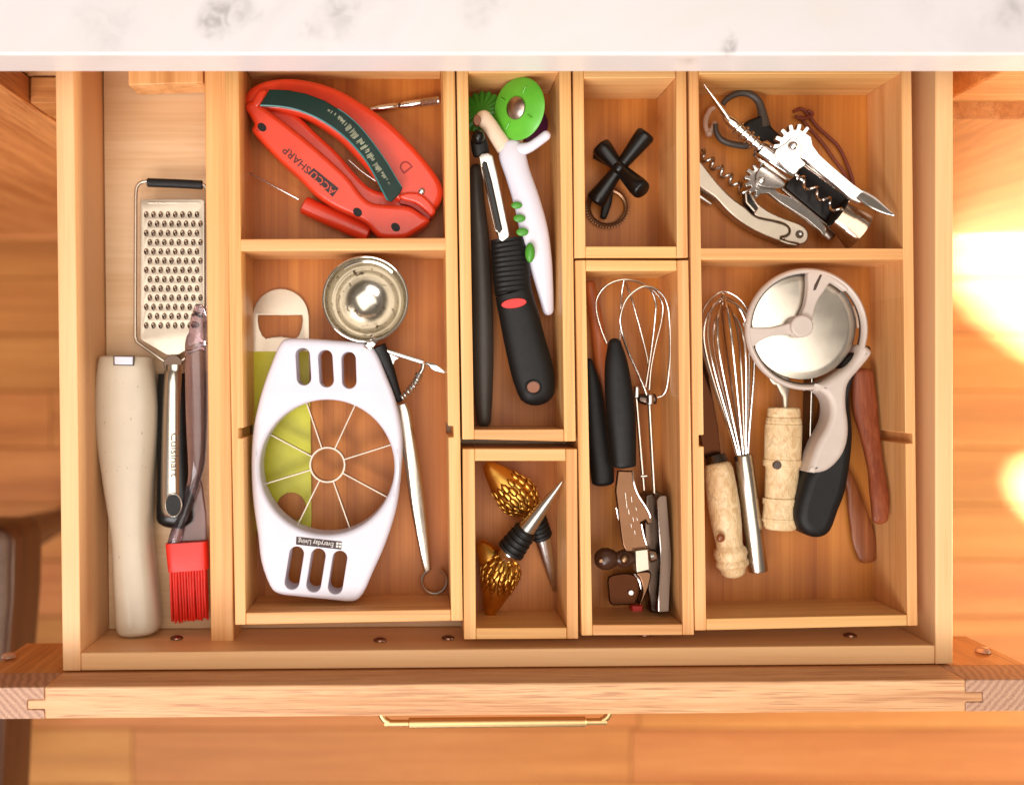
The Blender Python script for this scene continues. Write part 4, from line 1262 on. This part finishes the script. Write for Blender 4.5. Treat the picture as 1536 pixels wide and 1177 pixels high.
# ------------------------------------------------------------ egg beater tray
za, zb = Z(860, 390, 4.061), Z(860, 670, 4.058)
ws = thing('wooden_stick', 'slim orange wooden stick along the left wall of the egg beater tray', 'wooden stick', base(895, 560))
grip('stick', [(885, 425, 0.016, 7, 6), (896, 490, 0.016, 10, 7), (905, 560, 0.016, 11, 7), (912, 630, 0.014, 10, 7), (922, 724, 0.012, 9, 6)], M['stick'], ws, r0=4, r1=4)

eb = thing('egg_beater', 'steel rotary egg beater with wire loops and two thin shafts', 'egg beater', base(975, 640))
def loop(pts, zz, r=2.0):
    rod('loop_wire', za(pts), zz, r, M['wire'], eb, n=6, seg=10)
loop([(205, 505), (170, 420), (140, 300), (150, 220), (210, 150), (310, 118), (420, 142), (505, 200), (545, 275), (535, 380), (505, 500), (475, 650), (462, 790)], [0.022, 0.024, 0.028, 0.032, 0.036, 0.038, 0.036, 0.033, 0.03, 0.027, 0.025, 0.024, 0.024])
loop([(310, 118), (296, 200), (290, 300), (286, 420), (282, 500)], [0.0375, 0.034, 0.028, 0.024, 0.022], 1.7)
loop([(312, 118), (345, 200), (380, 320), (420, 470), (456, 630), (458, 780)], [0.0375, 0.03, 0.024, 0.020, 0.020, 0.022], 1.7)
loop([(455, 845), (430, 770), (380, 655), (330, 545), (295, 430), (288, 340), (330, 230), (430, 160), (530, 195), (575, 280), (588, 400), (592, 540), (585, 660), (570, 775), (545, 822), (512, 836)], [0.026, 0.028, 0.032, 0.036, 0.041, 0.044, 0.047, 0.048, 0.046, 0.043, 0.04, 0.038, 0.036, 0.033, 0.031, 0.03], 2.2)
loop([(430, 160), (475, 185), (502, 260), (500, 340), (485, 480), (460, 650), (440, 775)], [0.0475, 0.045, 0.04, 0.036, 0.031, 0.027, 0.025], 1.9)
grip('collar', [(958, 597, 0.022, 7, 7), (972, 599, 0.023, 9, 8), (982, 598, 0.024, 8, 8)], M['dark_steel'], eb, r0=3, r1=3)
grip('hub', [(955, 580, 0.022, 4.5, 5), (954.5, 596, 0.022, 5.5, 5)], M['steel'], eb, r0=2, r1=2)
grip('hub', [(975, 592, 0.027, 5.5, 6), (975, 606, 0.027, 5.5, 6)], M['steel'], eb, r0=2, r1=2)
rod('shaft', [(954.5, 598), (966, 735)], [0.022, 0.02], 3.0, M['wire'], eb, seg=10)
rod('shaft', [(974, 606), (981.5, 740)], [0.024, 0.024], 3.4, M['wire'], eb, seg=10)
grip('shaft_ring', [(961, 714, 0.0215, 2.4, 3), (970, 713.5, 0.0215, 2.4, 3)], M['wire'], eb)
slab('gear_frame', zb([(440, 292), (515, 278), (520, 300), (535, 600), (530, 1010), (470, 1005), (448, 800), (430, 500)]), 0.026, 0.0085, M['dark_steel'], eb, bevel=0.0012)
slab('side_plate', zb([(510, 312), (525, 296), (556, 290), (572, 300), (590, 520), (602, 680), (592, 860), (586, 1005), (520, 1012), (518, 900), (534, 690), (522, 480)]), 0.042, 0.010, M['dark_steel'], eb, bevel=0.0008)
rod('plate_edge', zb([(513, 320), (522, 480), (534, 690), (522, 900), (520, 1000)]), 0.0418, 1.2, M['chrome'], eb, n=4, seg=8)

co = thing('can_opener', 'steel can opener with two black handles and a brown turning knob', 'can opener', base(930, 720))
grip('handle', [(884, 545, 0.024, 6, 8), (889, 580, 0.024, 13, 12), (895, 640, 0.024, 17, 14), (902, 695, 0.024, 17.5, 14), (904.5, 722, 0.024, 17, 13)], M['black'], co, r0=8, r1=7)
grip('handle', [(922, 516, 0.043, 10, 10), (924, 540, 0.043, 16, 14), (927, 575, 0.043, 20, 16), (931, 615, 0.043, 21.5, 17), (934, 655, 0.043, 20, 16), (936.5, 698, 0.043, 17.5, 14)], M['black'], co, r0=9, r1=4)
M['opener_steel'] = metal('opener_steel_dark_reflection', (104, 74, 54), 0.16)  # dark brown reflection of the surroundings put into the base colour
M['brown_reflection_steel'] = metal('steel_painted_brown_reflection', (62, 34, 20), 0.24)  # brown of the reflected wood is painted into the base colour
plate = zb([(270, 145), (362, 145), (372, 232), (398, 300), (440, 365), (468, 420), (472, 468), (452, 474), (440, 448), (414, 462), (428, 540), (452, 612), (452, 640), (318, 640), (300, 590), (272, 400), (255, 270)])
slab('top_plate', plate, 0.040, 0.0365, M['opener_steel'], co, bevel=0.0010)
rod('plate_edge', zb([(362, 150), (373, 232), (400, 300), (442, 364), (468, 418), (470, 462)]), 0.0398, 1.7, M['chrome'], co, n=4, seg=8)
rod('plate_edge', zb([(416, 470), (430, 540), (452, 612)]), 0.0398, 1.5, M['chrome'], co, n=4, seg=8)
rod('second_plate_edge', zb([(262, 370), (282, 460), (312, 592)]), 0.034, 1.6, M['chrome'], co, n=3, seg=8)
rod('second_plate_edge', zb([(280, 362), (305, 420), (326, 590)]), 0.036, 1.4, M['chrome'], co, n=3, seg=8)
for (x, y, w) in ((316, 300, 2.5), (352, 320, 2), (322, 350, 3), (380, 378, 1.2), (386, 440, 1.0), (335, 395, 1.8), (362, 440, 1.6), (372, 520, 1.4), (350, 480, 1.4)):
    (q,) = zb([(x, y)])
    rod('stamped_mark', [(q[0], q[1] - w * 2), (q[0] + 1, q[1] + w * 2)], 0.0402, 0.55, M['chrome'], co, seg=6)
slab('lower_plate', spline(zb([(212, 800), (260, 775), (345, 770), (392, 800), (410, 860), (400, 915), (375, 955), (300, 962), (228, 958), (215, 880)]), 3, True), 0.026, 0.0225, M['brown_reflection_steel'], co, bevel=0.0008)
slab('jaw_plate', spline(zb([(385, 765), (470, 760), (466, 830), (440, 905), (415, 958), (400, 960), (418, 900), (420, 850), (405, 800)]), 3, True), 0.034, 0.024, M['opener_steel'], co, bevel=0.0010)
rod('jaw_edge', zb([(372, 772), (402, 815), (414, 870), (404, 925)]), 0.0275, 1.7, M['chrome'], co, n=4, seg=8)
disc('rivet', 860 + 352 / 4.058, 670 + 888 / 4.058, 0.0285, 0.025, 4.2, M['steel'], co)
a, b = P(892, 838, 0.038), P(950, 837, 0.038)
k = PX(0.038)
MB().lathe(a, b, [(0, 0), (0.0, 6 * k), (0.06, 12 * k), (0.18, 16.5 * k), (0.34, 17 * k), (0.5, 13 * k), (0.56, 10 * k), (0.62, 11.5 * k), (0.74, 14 * k), (0.9, 12 * k), (1.0, 8 * k), (1, 0)], 28).obj('turning_knob', M['brown_knob'], co)
disc('knob_pin', 902, 841, 0.0462, 0.0445, 3.4, M['aged'], co)
MB().ball(P(937, 838, 0.0435), (7 * k, 8 * k, 0.0025), 16, 8).obj('knob_button', M['aged'], co)
slab('nut', zb([(377, 632), (454, 622), (463, 748), (386, 764)]), 0.046, 0.033, M['matte_steel'], co, bevel=0.0005)
grip('feed_wheel', [(974, 833, 0.038, 11, 11), (982, 832, 0.038, 9, 10)], M['steel'], co, n=2, ex=2, r1=3)
slab('red_tip', zb([(356, 968), (420, 965), (424, 1002), (360, 1006)]), 0.019, 0.0075, M['red_mark'], co, bevel=0.0008)

# ------------------------------------------------------------ corkscrew tray
zc = Z(1030, 100, 4.058)
zd = Z(1045, 115, 8.406)
ze = Z(1040, 220, 7.594)
fc = thing('foil_cutter', 'black foil cutter with two finger loops lying under the corkscrew', 'foil cutter', base(1120, 190))
rod('loop', zd([(330, 345), (385, 280), (480, 228), (580, 208), (690, 235), (770, 300), (812, 400), (838, 520), (860, 640)]), 0.019, [4.2, 4.6, 4.8, 5, 5.2, 5.6, 6.2, 7.5, 9], M['grey_dark'], fc, n=5, seg=12)
rod('loop', zd([(238, 600), (248, 700), (300, 785), (390, 835), (500, 862), (620, 872), (720, 840)]), 0.017, [3.8, 4.2, 4.6, 4.8, 5, 5.4, 6], M['grey_dark'], fc, n=5, seg=12)
slab('blade_case', spline(zd([(600, 640), (640, 560), (740, 515), (830, 490), (900, 575), (990, 670), (1060, 740), (1050, 860), (980, 890), (880, 840), (780, 790), (680, 700)]), 3, True), 0.022, 0.008, M['black'], fc, bevel=0.002)
rg_ = thing('plastic_ring', 'small cloudy plastic ring beside the tip of the winged corkscrew', 'ring', base(1062, 185))
rod('ring', zd([(225, 392), (165, 430), (122, 520), (112, 620), (140, 705)]), 0.014, [3.2, 3.8, 4, 3.8, 4], M['cloudy'], rg_, n=5, seg=12)
rod('ring', zd([(160, 700), (205, 640), (232, 575)]), 0.014, [5, 3.8, 3.6], M['cloudy'], rg_, n=5, seg=12)
q_ = P(1063.5, 200, 0.014)
MB().ball(q_, (0.0028, 0.0028, 0.0026), 14, 8).obj('knot', M['cloudy'], rg_)
cd = thing('leather_cord', 'thin reddish brown leather cord lying behind the corkscrew wing', 'cord', base(1250, 220))
for (pp, zz) in (([(650, 275), (700, 258), (745, 300), (790, 360), (860, 425), (925, 490), (975, 590), (1010, 690), (1020, 760)], 0.0095), ([(690, 300), (720, 345), (770, 400), (830, 470), (900, 570), (960, 650), (990, 720)], 0.0085), ([(660, 300), (700, 318), (750, 305), (765, 285), (735, 268)], 0.0115)):
    rod('strand', zc(pp), zz, 2.6, M['leather'], cd, n=5, seg=8)

wf = thing('waiters_corkscrew', 'pale matte steel folding corkscrew with a curved body and spiral worm', 'corkscrew', base(1120, 310))
body = spline(ze([(-30, 60), (70, 150), (200, 315), (330, 472), (470, 602), (600, 695), (668, 762), (745, 812), (900, 846), (1030, 880), (1095, 930), (1090, 990), (1050, 1018), (1000, 1030), (1010, 1062), (1090, 1092), (1190, 1105), (1180, 1134), (1090, 1112), (900, 1050), (700, 960), (500, 830), (350, 690), (250, 580), (130, 500), (50, 440), (-30, 330)]), 2, True)
slab('body', body, 0.0205, 0.0085, M['matte_steel'], wf, bevel=0.0012)
lev = spline(ze([(622, 484), (640, 500), (690, 600), (790, 688), (900, 758), (1040, 818), (1180, 868), (1255, 905), (1302, 960), (1312, 1025), (1285, 1085), (1225, 1115), (1180, 1098), (1090, 1084), (1020, 1055), (1008, 1040), (1062, 1022), (1102, 990), (1104, 925), (1034, 870), (900, 836), (745, 802), (690, 755), (735, 700), (700, 640)]), 2, True)
slab('lever', lev, 0.0212, 0.0085, M['matte_steel'], wf, bevel=0.0009)
slab('worm_mount', ze([(598, 520), (632, 500), (738, 692), (700, 742), (676, 748), (604, 640)]), 0.0185, 0.010, M['black_gloss'], wf, bevel=0.0006)
rod('worm_mount_edge', ze([(598, 530), (606, 632), (700, 738)]), 0.0188, 2.0, M['matte_steel'], wf, seg=8)
slab('second_lever', ze([(10, 500), (75, 540), (225, 655), (200, 665), (70, 580), (10, 560)]), 0.014, 0.0085, M['steel'], wf, bevel=0.0006)
(q,) = ze([(1212, 998)])
disc('rivet_ring', q[0], q[1], 0.0216, 0.020, 6.2, M['dark_steel'], wf)
MB().lathe(P(q[0], q[1], 0.0205), P(q[0], q[1], 0.0225), [(0, 3.4 * PX(.02)), (0.6, 3.2 * PX(.02)), (1, 0)], 16).obj('rivet', M['steel'], wf)
def helix(p0, p1, turns, rad, wire, mat, parent, name, taper=0.0, n=22, ph0=0.0):
    a, b = P(*p0), P(*p1)
    ax = (b - a); L = ax.length; ax.normalize()
    u = ax.cross(Vector((0, 0, 1))).normalized(); w = u.cross(ax)
    pts = []
    N_ = int(turns * n)
    for i in range(N_ + 1):
        f = i / N_
        ph = ph0 + 2 * math.pi * turns * f
        r_ = rad * (1 - taper * f)
        pts.append(a + ax * (L * f) + u * r_ * math.cos(ph) + w * r_ * math.sin(ph))
    MB().tube(pts, wire, seg=8).obj(name, mat, parent)
helix((1121, 291, 0.014), (1050, 229, 0.014), 5.2, 6.6 * PX(.014), 2.3 * PX(.014), M['steel'], wf, 'worm')

M['bell_steel'] = metal('bell_steel', (190, 166, 144), 0.16, mottle=0.04)
wc = thing('winged_corkscrew', 'polished winged corkscrew with toothed wings and an open cage', 'corkscrew', base(1200, 260))
za_ = 0.034
A0, A1 = (1056, 127), (1276, 328)
zl0, zl1 = 0.046, 0.030
def ax_pt(f): return (1085.5 + (1291 - 1085.5) * f, 172.7 + (341 - 172.7) * f, 0.040 + (0.032 - 0.040) * f)
k = PX(0.04)
MB().lathe(P(1055.5, 126.5, 0.049), P(1093, 180, 0.041), [(0, 0.3 * k), (0.3, 2.2 * k), (0.7, 4.0 * k), (0.95, 4.2 * k), (1, 2 * k), (1, 0)], 16, squash=1.6).obj('opener_tip', M['chrome'], wc)
prof = [(0, 0), (0, 3.5 * k), (0.06, 6 * k), (0.24, 8.5 * k), (0.3, 8.5 * k)]
for j in range(5):
    f = 0.30 + j * 0.14
    prof += [(f + 0.02, 7.4 * k), (f + 0.05, 7.4 * k), (f + 0.07, 11 * k), (f + 0.10, 11 * k), (f + 0.12, 7.4 * k)]
prof += [(1.0, 8 * k), (1, 0)]
MB().lathe(P(1085.5, 172.7, 0.041), P(1142, 222.7, 0.0385), prof, 26).obj('rack_shaft', M['chrome'], wc, smooth=30)
MB().lathe(P(1139, 222.5, 0.0385), P(1191, 259.5, 0.0365), [(0, 0), (0, 14.6 * k), (0.04, 15.6 * k), (0.96, 15.6 * k), (1, 14.6 * k), (1, 0)], 36).obj('collar_tube', M['chrome'], wc)
def gear_pts(cx_, cy_, rr, ro, a0, a1, nt):
    out = []
    for i in range(nt):
        for (da, r_) in ((-0.33, rr), (-0.23, ro * 0.97), (-0.1, ro), (0.1, ro), (0.23, ro * 0.97), (0.33, rr)):
            a = R(a0 + (a1 - a0) * (i + 0.5 + da) / nt)
            out.append((cx_ + r_ * math.cos(a), cy_ + r_ * math.sin(a)))
    return out
M['wing_shade'] = M['steel']
M['wing_steel'] = metal('satin_wing_steel', (214, 206, 200), 0.3, mottle=0.05)
def roll(o, deg=16.0):
    """the corkscrew lies rolled about its own axis: lift the far side"""
    off = wloc(o)
    a_, b_ = P(1085.5, 172.7, 0.04), P(1291, 341, 0.034)
    d_ = (b_ - a_).xy.normalized()
    nrm_ = Vector((-d_.y, d_.x))
    for v in o.data.vertices:
        v.co.z += ((v.co + off).xy - a_.xy).dot(nrm_) * math.tan(R(deg))
    return o
rc = zc([(648, 482)])[0]
gr = gear_pts(rc[0], rc[1], 21.5, 30, 165, 318, 6)
lever_r = gr + zc([(738, 440), (752, 490), (795, 545), (850, 595), (920, 655), (1000, 722), (1060, 765), (1110, 800), (1105, 818), (1040, 832), (985, 800), (900, 725), (800, 645), (715, 570), (640, 545), (575, 520)])
roll(slab('wing', lever_r, 0.0455, 0.0405, M['wing_steel'], wc, bevel=0.0004))
grip('wing_tip', [(1290, 291, 0.048, 9, 3), (1307, 302, 0.051, 10, 2.4), (1325, 314, 0.0545, 6.5, 2), (1341, 323, 0.058, 1.5, 1.2)], M['chrome'], wc, r1=2, n=5)
yoke = spline(zc([(533, 532), (600, 468), (628, 442), (660, 446), (688, 480), (692, 520), (690, 560), (722, 596), (685, 625), (648, 652)]), 3, True)
roll(slab('yoke', yoke, 0.0472, 0.0455, M['wing_steel'], wc, bevel=0.0005))
for (cxy, z_) in ((rc, 0.0535), (zc([(450, 695)])[0], 0.0345)):
    MB().lathe(P(cxy[0], cxy[1], z_ - 0.0015), P(cxy[0], cxy[1], z_ + 0.0016), [(0, 6.2 * k), (0.6, 6.2 * k), (0.85, 5.2 * k), (1, 3.5 * k), (1, 0)], 20).obj('rivet', M['steel'], wc)
lc = zc([(450, 695)])[0]
gl = gear_pts(lc[0], lc[1], 19, 26.5, 95, 285, 7)
lever_l = gl + zc([(500, 600), (540, 650), (520, 740), (560, 775), (640, 805), (720, 860), (800, 930), (845, 985), (830, 1040), (800, 1000), (720, 930), (640, 880), (560, 830), (490, 775), (430, 780)])
roll(slab('wing', lever_l, 0.0300, 0.0250, M['wing_shade'], wc, bevel=0.0004), -9)
roll(slab('yoke', spline(zc([(452, 612), (500, 625), (595, 705), (570, 742), (510, 742), (455, 735), (425, 715), (420, 660)]), 3, True), 0.0327, 0.031, M['steel'], wc, bevel=0.0005), -9)
grip('wing_tip', [(1238, 345, 0.023, 9, 3), (1247, 356, 0.022, 8, 3)], M['steel'], wc, r1=3, n=4)
rod('cage_bar', zc([(712, 596), (1002, 806)]), [0.0425, 0.040], 2.6, M['chrome'], wc, h_px=5, flat=True)
rod('cage_bar', zc([(576, 742), (846, 966)]), [0.030, 0.028], 2.6, M['chrome'], wc, h_px=5, flat=True)
slab('cage_inside_shade', zc([(700, 604), (722, 600), (1000, 812), (870, 960), (600, 735), (610, 705), (680, 640)]), 0.021, 0.017, M['black_gloss'], wc, bevel=0.0008)  # black sheet stands in for the darkness inside the open cage
helix((1196, 265, 0.033), (1266, 322, 0.031), 3.6, 6.0 * PX(.033), 2.1 * PX(.033), M['chrome'], wc, 'worm', ph0=0.8)
rod('worm_shank', [(1190, 259), (1204, 271)], 0.034, 2.4, M['chrome'], wc)
MB().lathe(P(1257, 318, 0.034), P(1291, 342, 0.032), [(0.02, 24 * k), (0, 26 * k), (0.0, 27 * k), (0.08, 27.6 * k), (0.45, 29.5 * k), (0.5, 30.5 * k), (0.9, 36 * k), (0.98, 37.5 * k), (1.0, 37.5 * k), (1.0, 36 * k), (0.5, 28 * k), (0.06, 25 * k)], 44, squash=0.66).obj('bell', M['bell_steel'], wc, smooth=45)

# ------------------------------------------------------------ whisk tray
zh = Z(1030, 370, 3.922)
zp = Z(1110, 395, 5.743)
zv = Z(1130, 570, 7.314)
zu = Z(1180, 680, 6.54)
for (lab, rows) in (('brown wooden tongs arm with a rounded end leaning on the right tray wall', [(1294, 560, 0.022, 16, 6), (1297, 610, 0.024, 19, 6), (1304, 650, 0.028, 15, 6), (1313, 700, 0.034, 12, 6), (1319, 745, 0.040, 14, 6), (1320, 776, 0.043, 12, 5)]),
                    ('brown wooden tongs arm with a broad worn end, nearest the front', [(1243, 590, 0.0115, 12, 5), (1240, 630, 0.0115, 14, 5), (1252, 675, 0.0115, 9, 5), (1274, 722, 0.0115, 8, 5), (1284, 762, 0.0115, 13, 5), (1295, 805, 0.0115, 18, 5), (1302, 834, 0.0115, 16, 5)])):
    w_t = thing('wooden_tongs', lab, 'tongs', base(rows[3][0], rows[3][1]), 'wooden tongs beside the pizza wheel')
    grip('arm', rows, M['redwood'], w_t, r0=8, r1=10, ex=3)
ts = thing('thin_knife', 'thin dark steel blade standing on edge beside the pizza wheel handle', 'knife', base(1217, 640))
MB().prism(q2(P(1217, 560, 0.022), P(1222, 560, 0.022), P(1216, 712, 0.022), P(1212.5, 712, 0.022)), 0.0068, 0.022).obj('blade', M['dark_steel'], ts, bevel=0.0004)
rod('spine', [(1218, 562), (1213.3, 710)], 0.0222, 0.8, M['chrome'], ts, seg=8)

b1 = thing('carved_knife', 'carved bone handled cheese tool by the left wall under the whisk', 'cheese knife', base(1085, 780))
k = PX(0.026)
a, b = P(1076.5, 693, 0.026), P(1101, 866, 0.026)
MB().lathe(a, b, [(0, 0), (0.0, 14 * k), (0.015, 18 * k), (0.06, 21 * k), (0.2, 22.5 * k), (0.38, 23.5 * k), (0.55, 22 * k), (0.70, 19.5 * k), (0.73, 20 * k), (0.75, 23.5 * k), (0.79, 25 * k), (0.825, 23 * k), (0.84, 22.5 * k), (0.86, 24.5 * k), (0.89, 24.5 * k), (0.91, 21 * k), (0.925, 18.5 * k), (0.96, 17.5 * k), (0.985, 13 * k), (1.0, 6 * k), (1.0, 0)], 36).obj('handle', M['bone'], b1, smooth=40)
MB().ball(P(1081, 806.5, 0.0375), (6.3 * k, 6.5 * k, 0.0018), 16, 8).obj('rivet', M['brown_rivet'], b1)
grip('ferrule', [(1072, 683, 0.024, 15, 13), (1075.5, 694, 0.025, 17, 15)], M['dark_steel'], b1, n=2)
slab('blade', [(1051, 504), (1056, 512), (1064, 570), (1077, 640), (1082, 685), (1058, 690), (1047, 640), (1044, 560)], 0.019, 0.0175, M['brown_reflection_steel'], b1, bevel=0.0005)

b2 = thing('carved_fork', 'carved bone handled cheese tool with a dark pin, between whisk and pizza wheel', 'cheese knife', base(1172, 700))
k = PX(0.026)
a, b = P(1176, 611, 0.026), P(1170.5, 795, 0.026)
MB().lathe(a, b, [(0, 0), (0, 22 * k), (0.01, 24 * k), (0.07, 24.5 * k), (0.08, 23.4 * k), (0.085, 25.5 * k), (0.12, 27 * k), (0.13, 26 * k), (0.14, 27.5 * k), (0.3, 27.6 * k), (0.42, 27.2 * k), (0.425, 28.5 * k), (0.475, 28.5 * k), (0.48, 25.5 * k), (0.5, 24.8 * k), (0.7, 24.6 * k), (0.735, 24.8 * k), (0.74, 27.6 * k), (0.785, 27.6 * k), (0.79, 26 * k), (0.9, 27 * k), (0.905, 28 * k), (0.925, 28 * k), (0.93, 26 * k), (0.965, 25 * k), (0.99, 22 * k), (1, 16 * k), (1, 0)], 40, squash=0.75).obj('handle', M['bone'], b2, smooth=30)
disc('pin', 1166.5, 697.6, 0.0362, 0.033, 6.2, M['brown_knob'], b2)
grip('neck', [(1177, 614, 0.026, 5, 5), (1177, 596, 0.026, 5, 5), (1176, 586, 0.026, 8, 4), (1174, 572, 0.026, 12, 3), (1168, 560, 0.026, 16, 2), (1170, 520, 0.024, 18, 1.6)], M['matte_steel'], b2, n=4)

wh = thing('whisk', 'steel balloon whisk with a round metal handle beside the left wall', 'whisk', base(1110, 650))
zw = 0.0285
HB = P(1114.5, 686, 0.024)
TIP = P(1083.5, 437, 0.0295)
axd = (TIP - HB); LW = axd.length; axd.normalize()
u = axd.cross(Vector((0, 0, 1))).normalized(); w = u.cross(axd)
kk = PX(zw)
def prof_w(f):
    pts_ = [(0, 8), (0.12, 13), (0.3, 22), (0.5, 32), (0.68, 38.5), (0.8, 38.5), (0.9, 31), (0.965, 18), (1.0, 0)]
    return pts_
WL = [1.0, 0.95, 0.90, 0.985, 0.93, 0.965]
for j in range(6):
    th = math.pi * (j + 0.25) / 6
    d = u * math.cos(th) + w * math.sin(th) * 0.92
    half = [(f, r_) for f, r_ in prof_w(0)]
    pl_ = [HB + axd * (f * LW * WL[j]) + d * (r_ * kk * (0.96 + 0.05 * math.sin(j * 2.1))) for f, r_ in half]
    pr_ = [HB + axd * (f * LW * WL[j]) - d * (r_ * kk * (0.98 + 0.05 * math.cos(j * 1.7))) for f, r_ in half[:-1]]
    MB().tube(spline([tuple(p) for p in pl_ + pr_[::-1]], 7), 1.75 * kk, seg=8).obj('wire', M['wire'], wh)
MB().lathe(P(1114, 682, 0.024), P(1137, 856, 0.0215), [(0, 0), (0, 13.4 * kk), (0.01, 14.2 * kk), (0.3, 14.4 * kk), (0.65, 14.8 * kk), (0.985, 15 * kk), (1, 14.4 * kk), (1, 0)], 32).obj('handle', M['brush_steel'], wh)

pz = thing('pizza_cutter', 'large pizza wheel with a round guard and a grey and black handle', 'pizza cutter', base(1215, 600))
zt = 0.044
cz = P(1204, 489, 0.036)
wd = MB()
kz = PX(0.036)
wd.lathe(cz - Vector((0, 0, 0.0012)), cz + Vector((0, 0, 0.0012)), [(0.0, 0), (0.0, 60 * kz), (0.45, 79.5 * kz), (0.55, 79.5 * kz), (0.9, 70 * kz), (1.0, 66 * kz), (1.0, 0)], 80)
M['wheel_steel'] = metal('wheel_steel', (210, 200, 186), 0.24, mottle=0.06)
wd.obj('wheel', M['wheel_steel'], pz, smooth=20)
rod('guard_ring', circ(1209, 493.5, 87.5, 90), 0.0425, 4.2, M['cream_grip'], pz, closed=True, seg=12, h_px=8, flat=True)
rod('ring_liner', circ(1208.5, 493, 83.4, 90), 0.0385, 1.8, M['grey_dark'], pz, closed=True, seg=8, h_px=7, flat=True)
guard_t = spline(zp([(588, 75), (640, 60), (720, 75), (800, 110), (880, 165), (935, 215), (915, 238), (860, 200), (800, 165), (765, 180), (730, 235), (690, 290), (655, 360), (635, 440), (620, 500), (540, 500), (530, 440), (560, 370), (578, 290), (588, 190)]), 3, True)
slab('spoke', guard_t, 0.0460, 0.0385, M['cream_grip'], pz, bevel=0.0012)
spoke_l = spline(zp([(62, 500), (85, 545), (180, 552), (300, 545), (420, 515), (480, 500), (500, 580), (450, 612), (380, 612), (280, 625), (180, 665), (110, 722), (85, 690), (65, 600)]), 3, True)
slab('spoke', spoke_l, 0.0460, 0.0385, M['cream_grip'], pz, bevel=0.0012)
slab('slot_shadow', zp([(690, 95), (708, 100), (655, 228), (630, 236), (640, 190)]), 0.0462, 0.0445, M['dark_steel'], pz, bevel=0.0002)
disc('hub', 1204, 489, 0.0495, 0.037, 17, M['cream_grip'], pz, bevel=0.0014)
slab('blade_cover', zp([(960, 360), (985, 370), (1015, 450), (1035, 560), (1010, 550), (1000, 470)]), 0.030, 0.027, M['ivory_white'], pz, bevel=0.0004)
black = spline([(1212, 712), (1205, 733), (1198, 758), (1197.5, 782), (1210, 801), (1230, 807.5), (1249, 798), (1261.5, 766), (1272, 738), (1280, 690), (1283, 650), (1280, 612), (1280, 585), (1291, 556), (1308, 536), (1310, 520), (1296, 521), (1268, 548), (1255, 600), (1245, 650), (1228, 690)], 3, True)
slab('grip', black, 0.044, 0.014, M['black'], pz, bevel=0.007, bres=5)
cream = spline(zv([(640, 88), (720, 112), (800, 165), (845, 240), (858, 330), (845, 430), (800, 540), (730, 660), (660, 830), (615, 975), (612, 1012), (720, 1018), (820, 992), (920, 912), (1000, 802), (1048, 650), (1056, 480), (1034, 300), (1034, 130), (1070, 10), (1180, -120), (1300, -270), (1302, -330), (1240, -380), (1190, -390), (1150, -290), (1060, -170), (960, -90), (820, 0), (720, 40)]), 3, True)
slab('handle', cream, 0.0465, 0.022, M['cream_grip'], pz, bevel=0.004, bres=4)
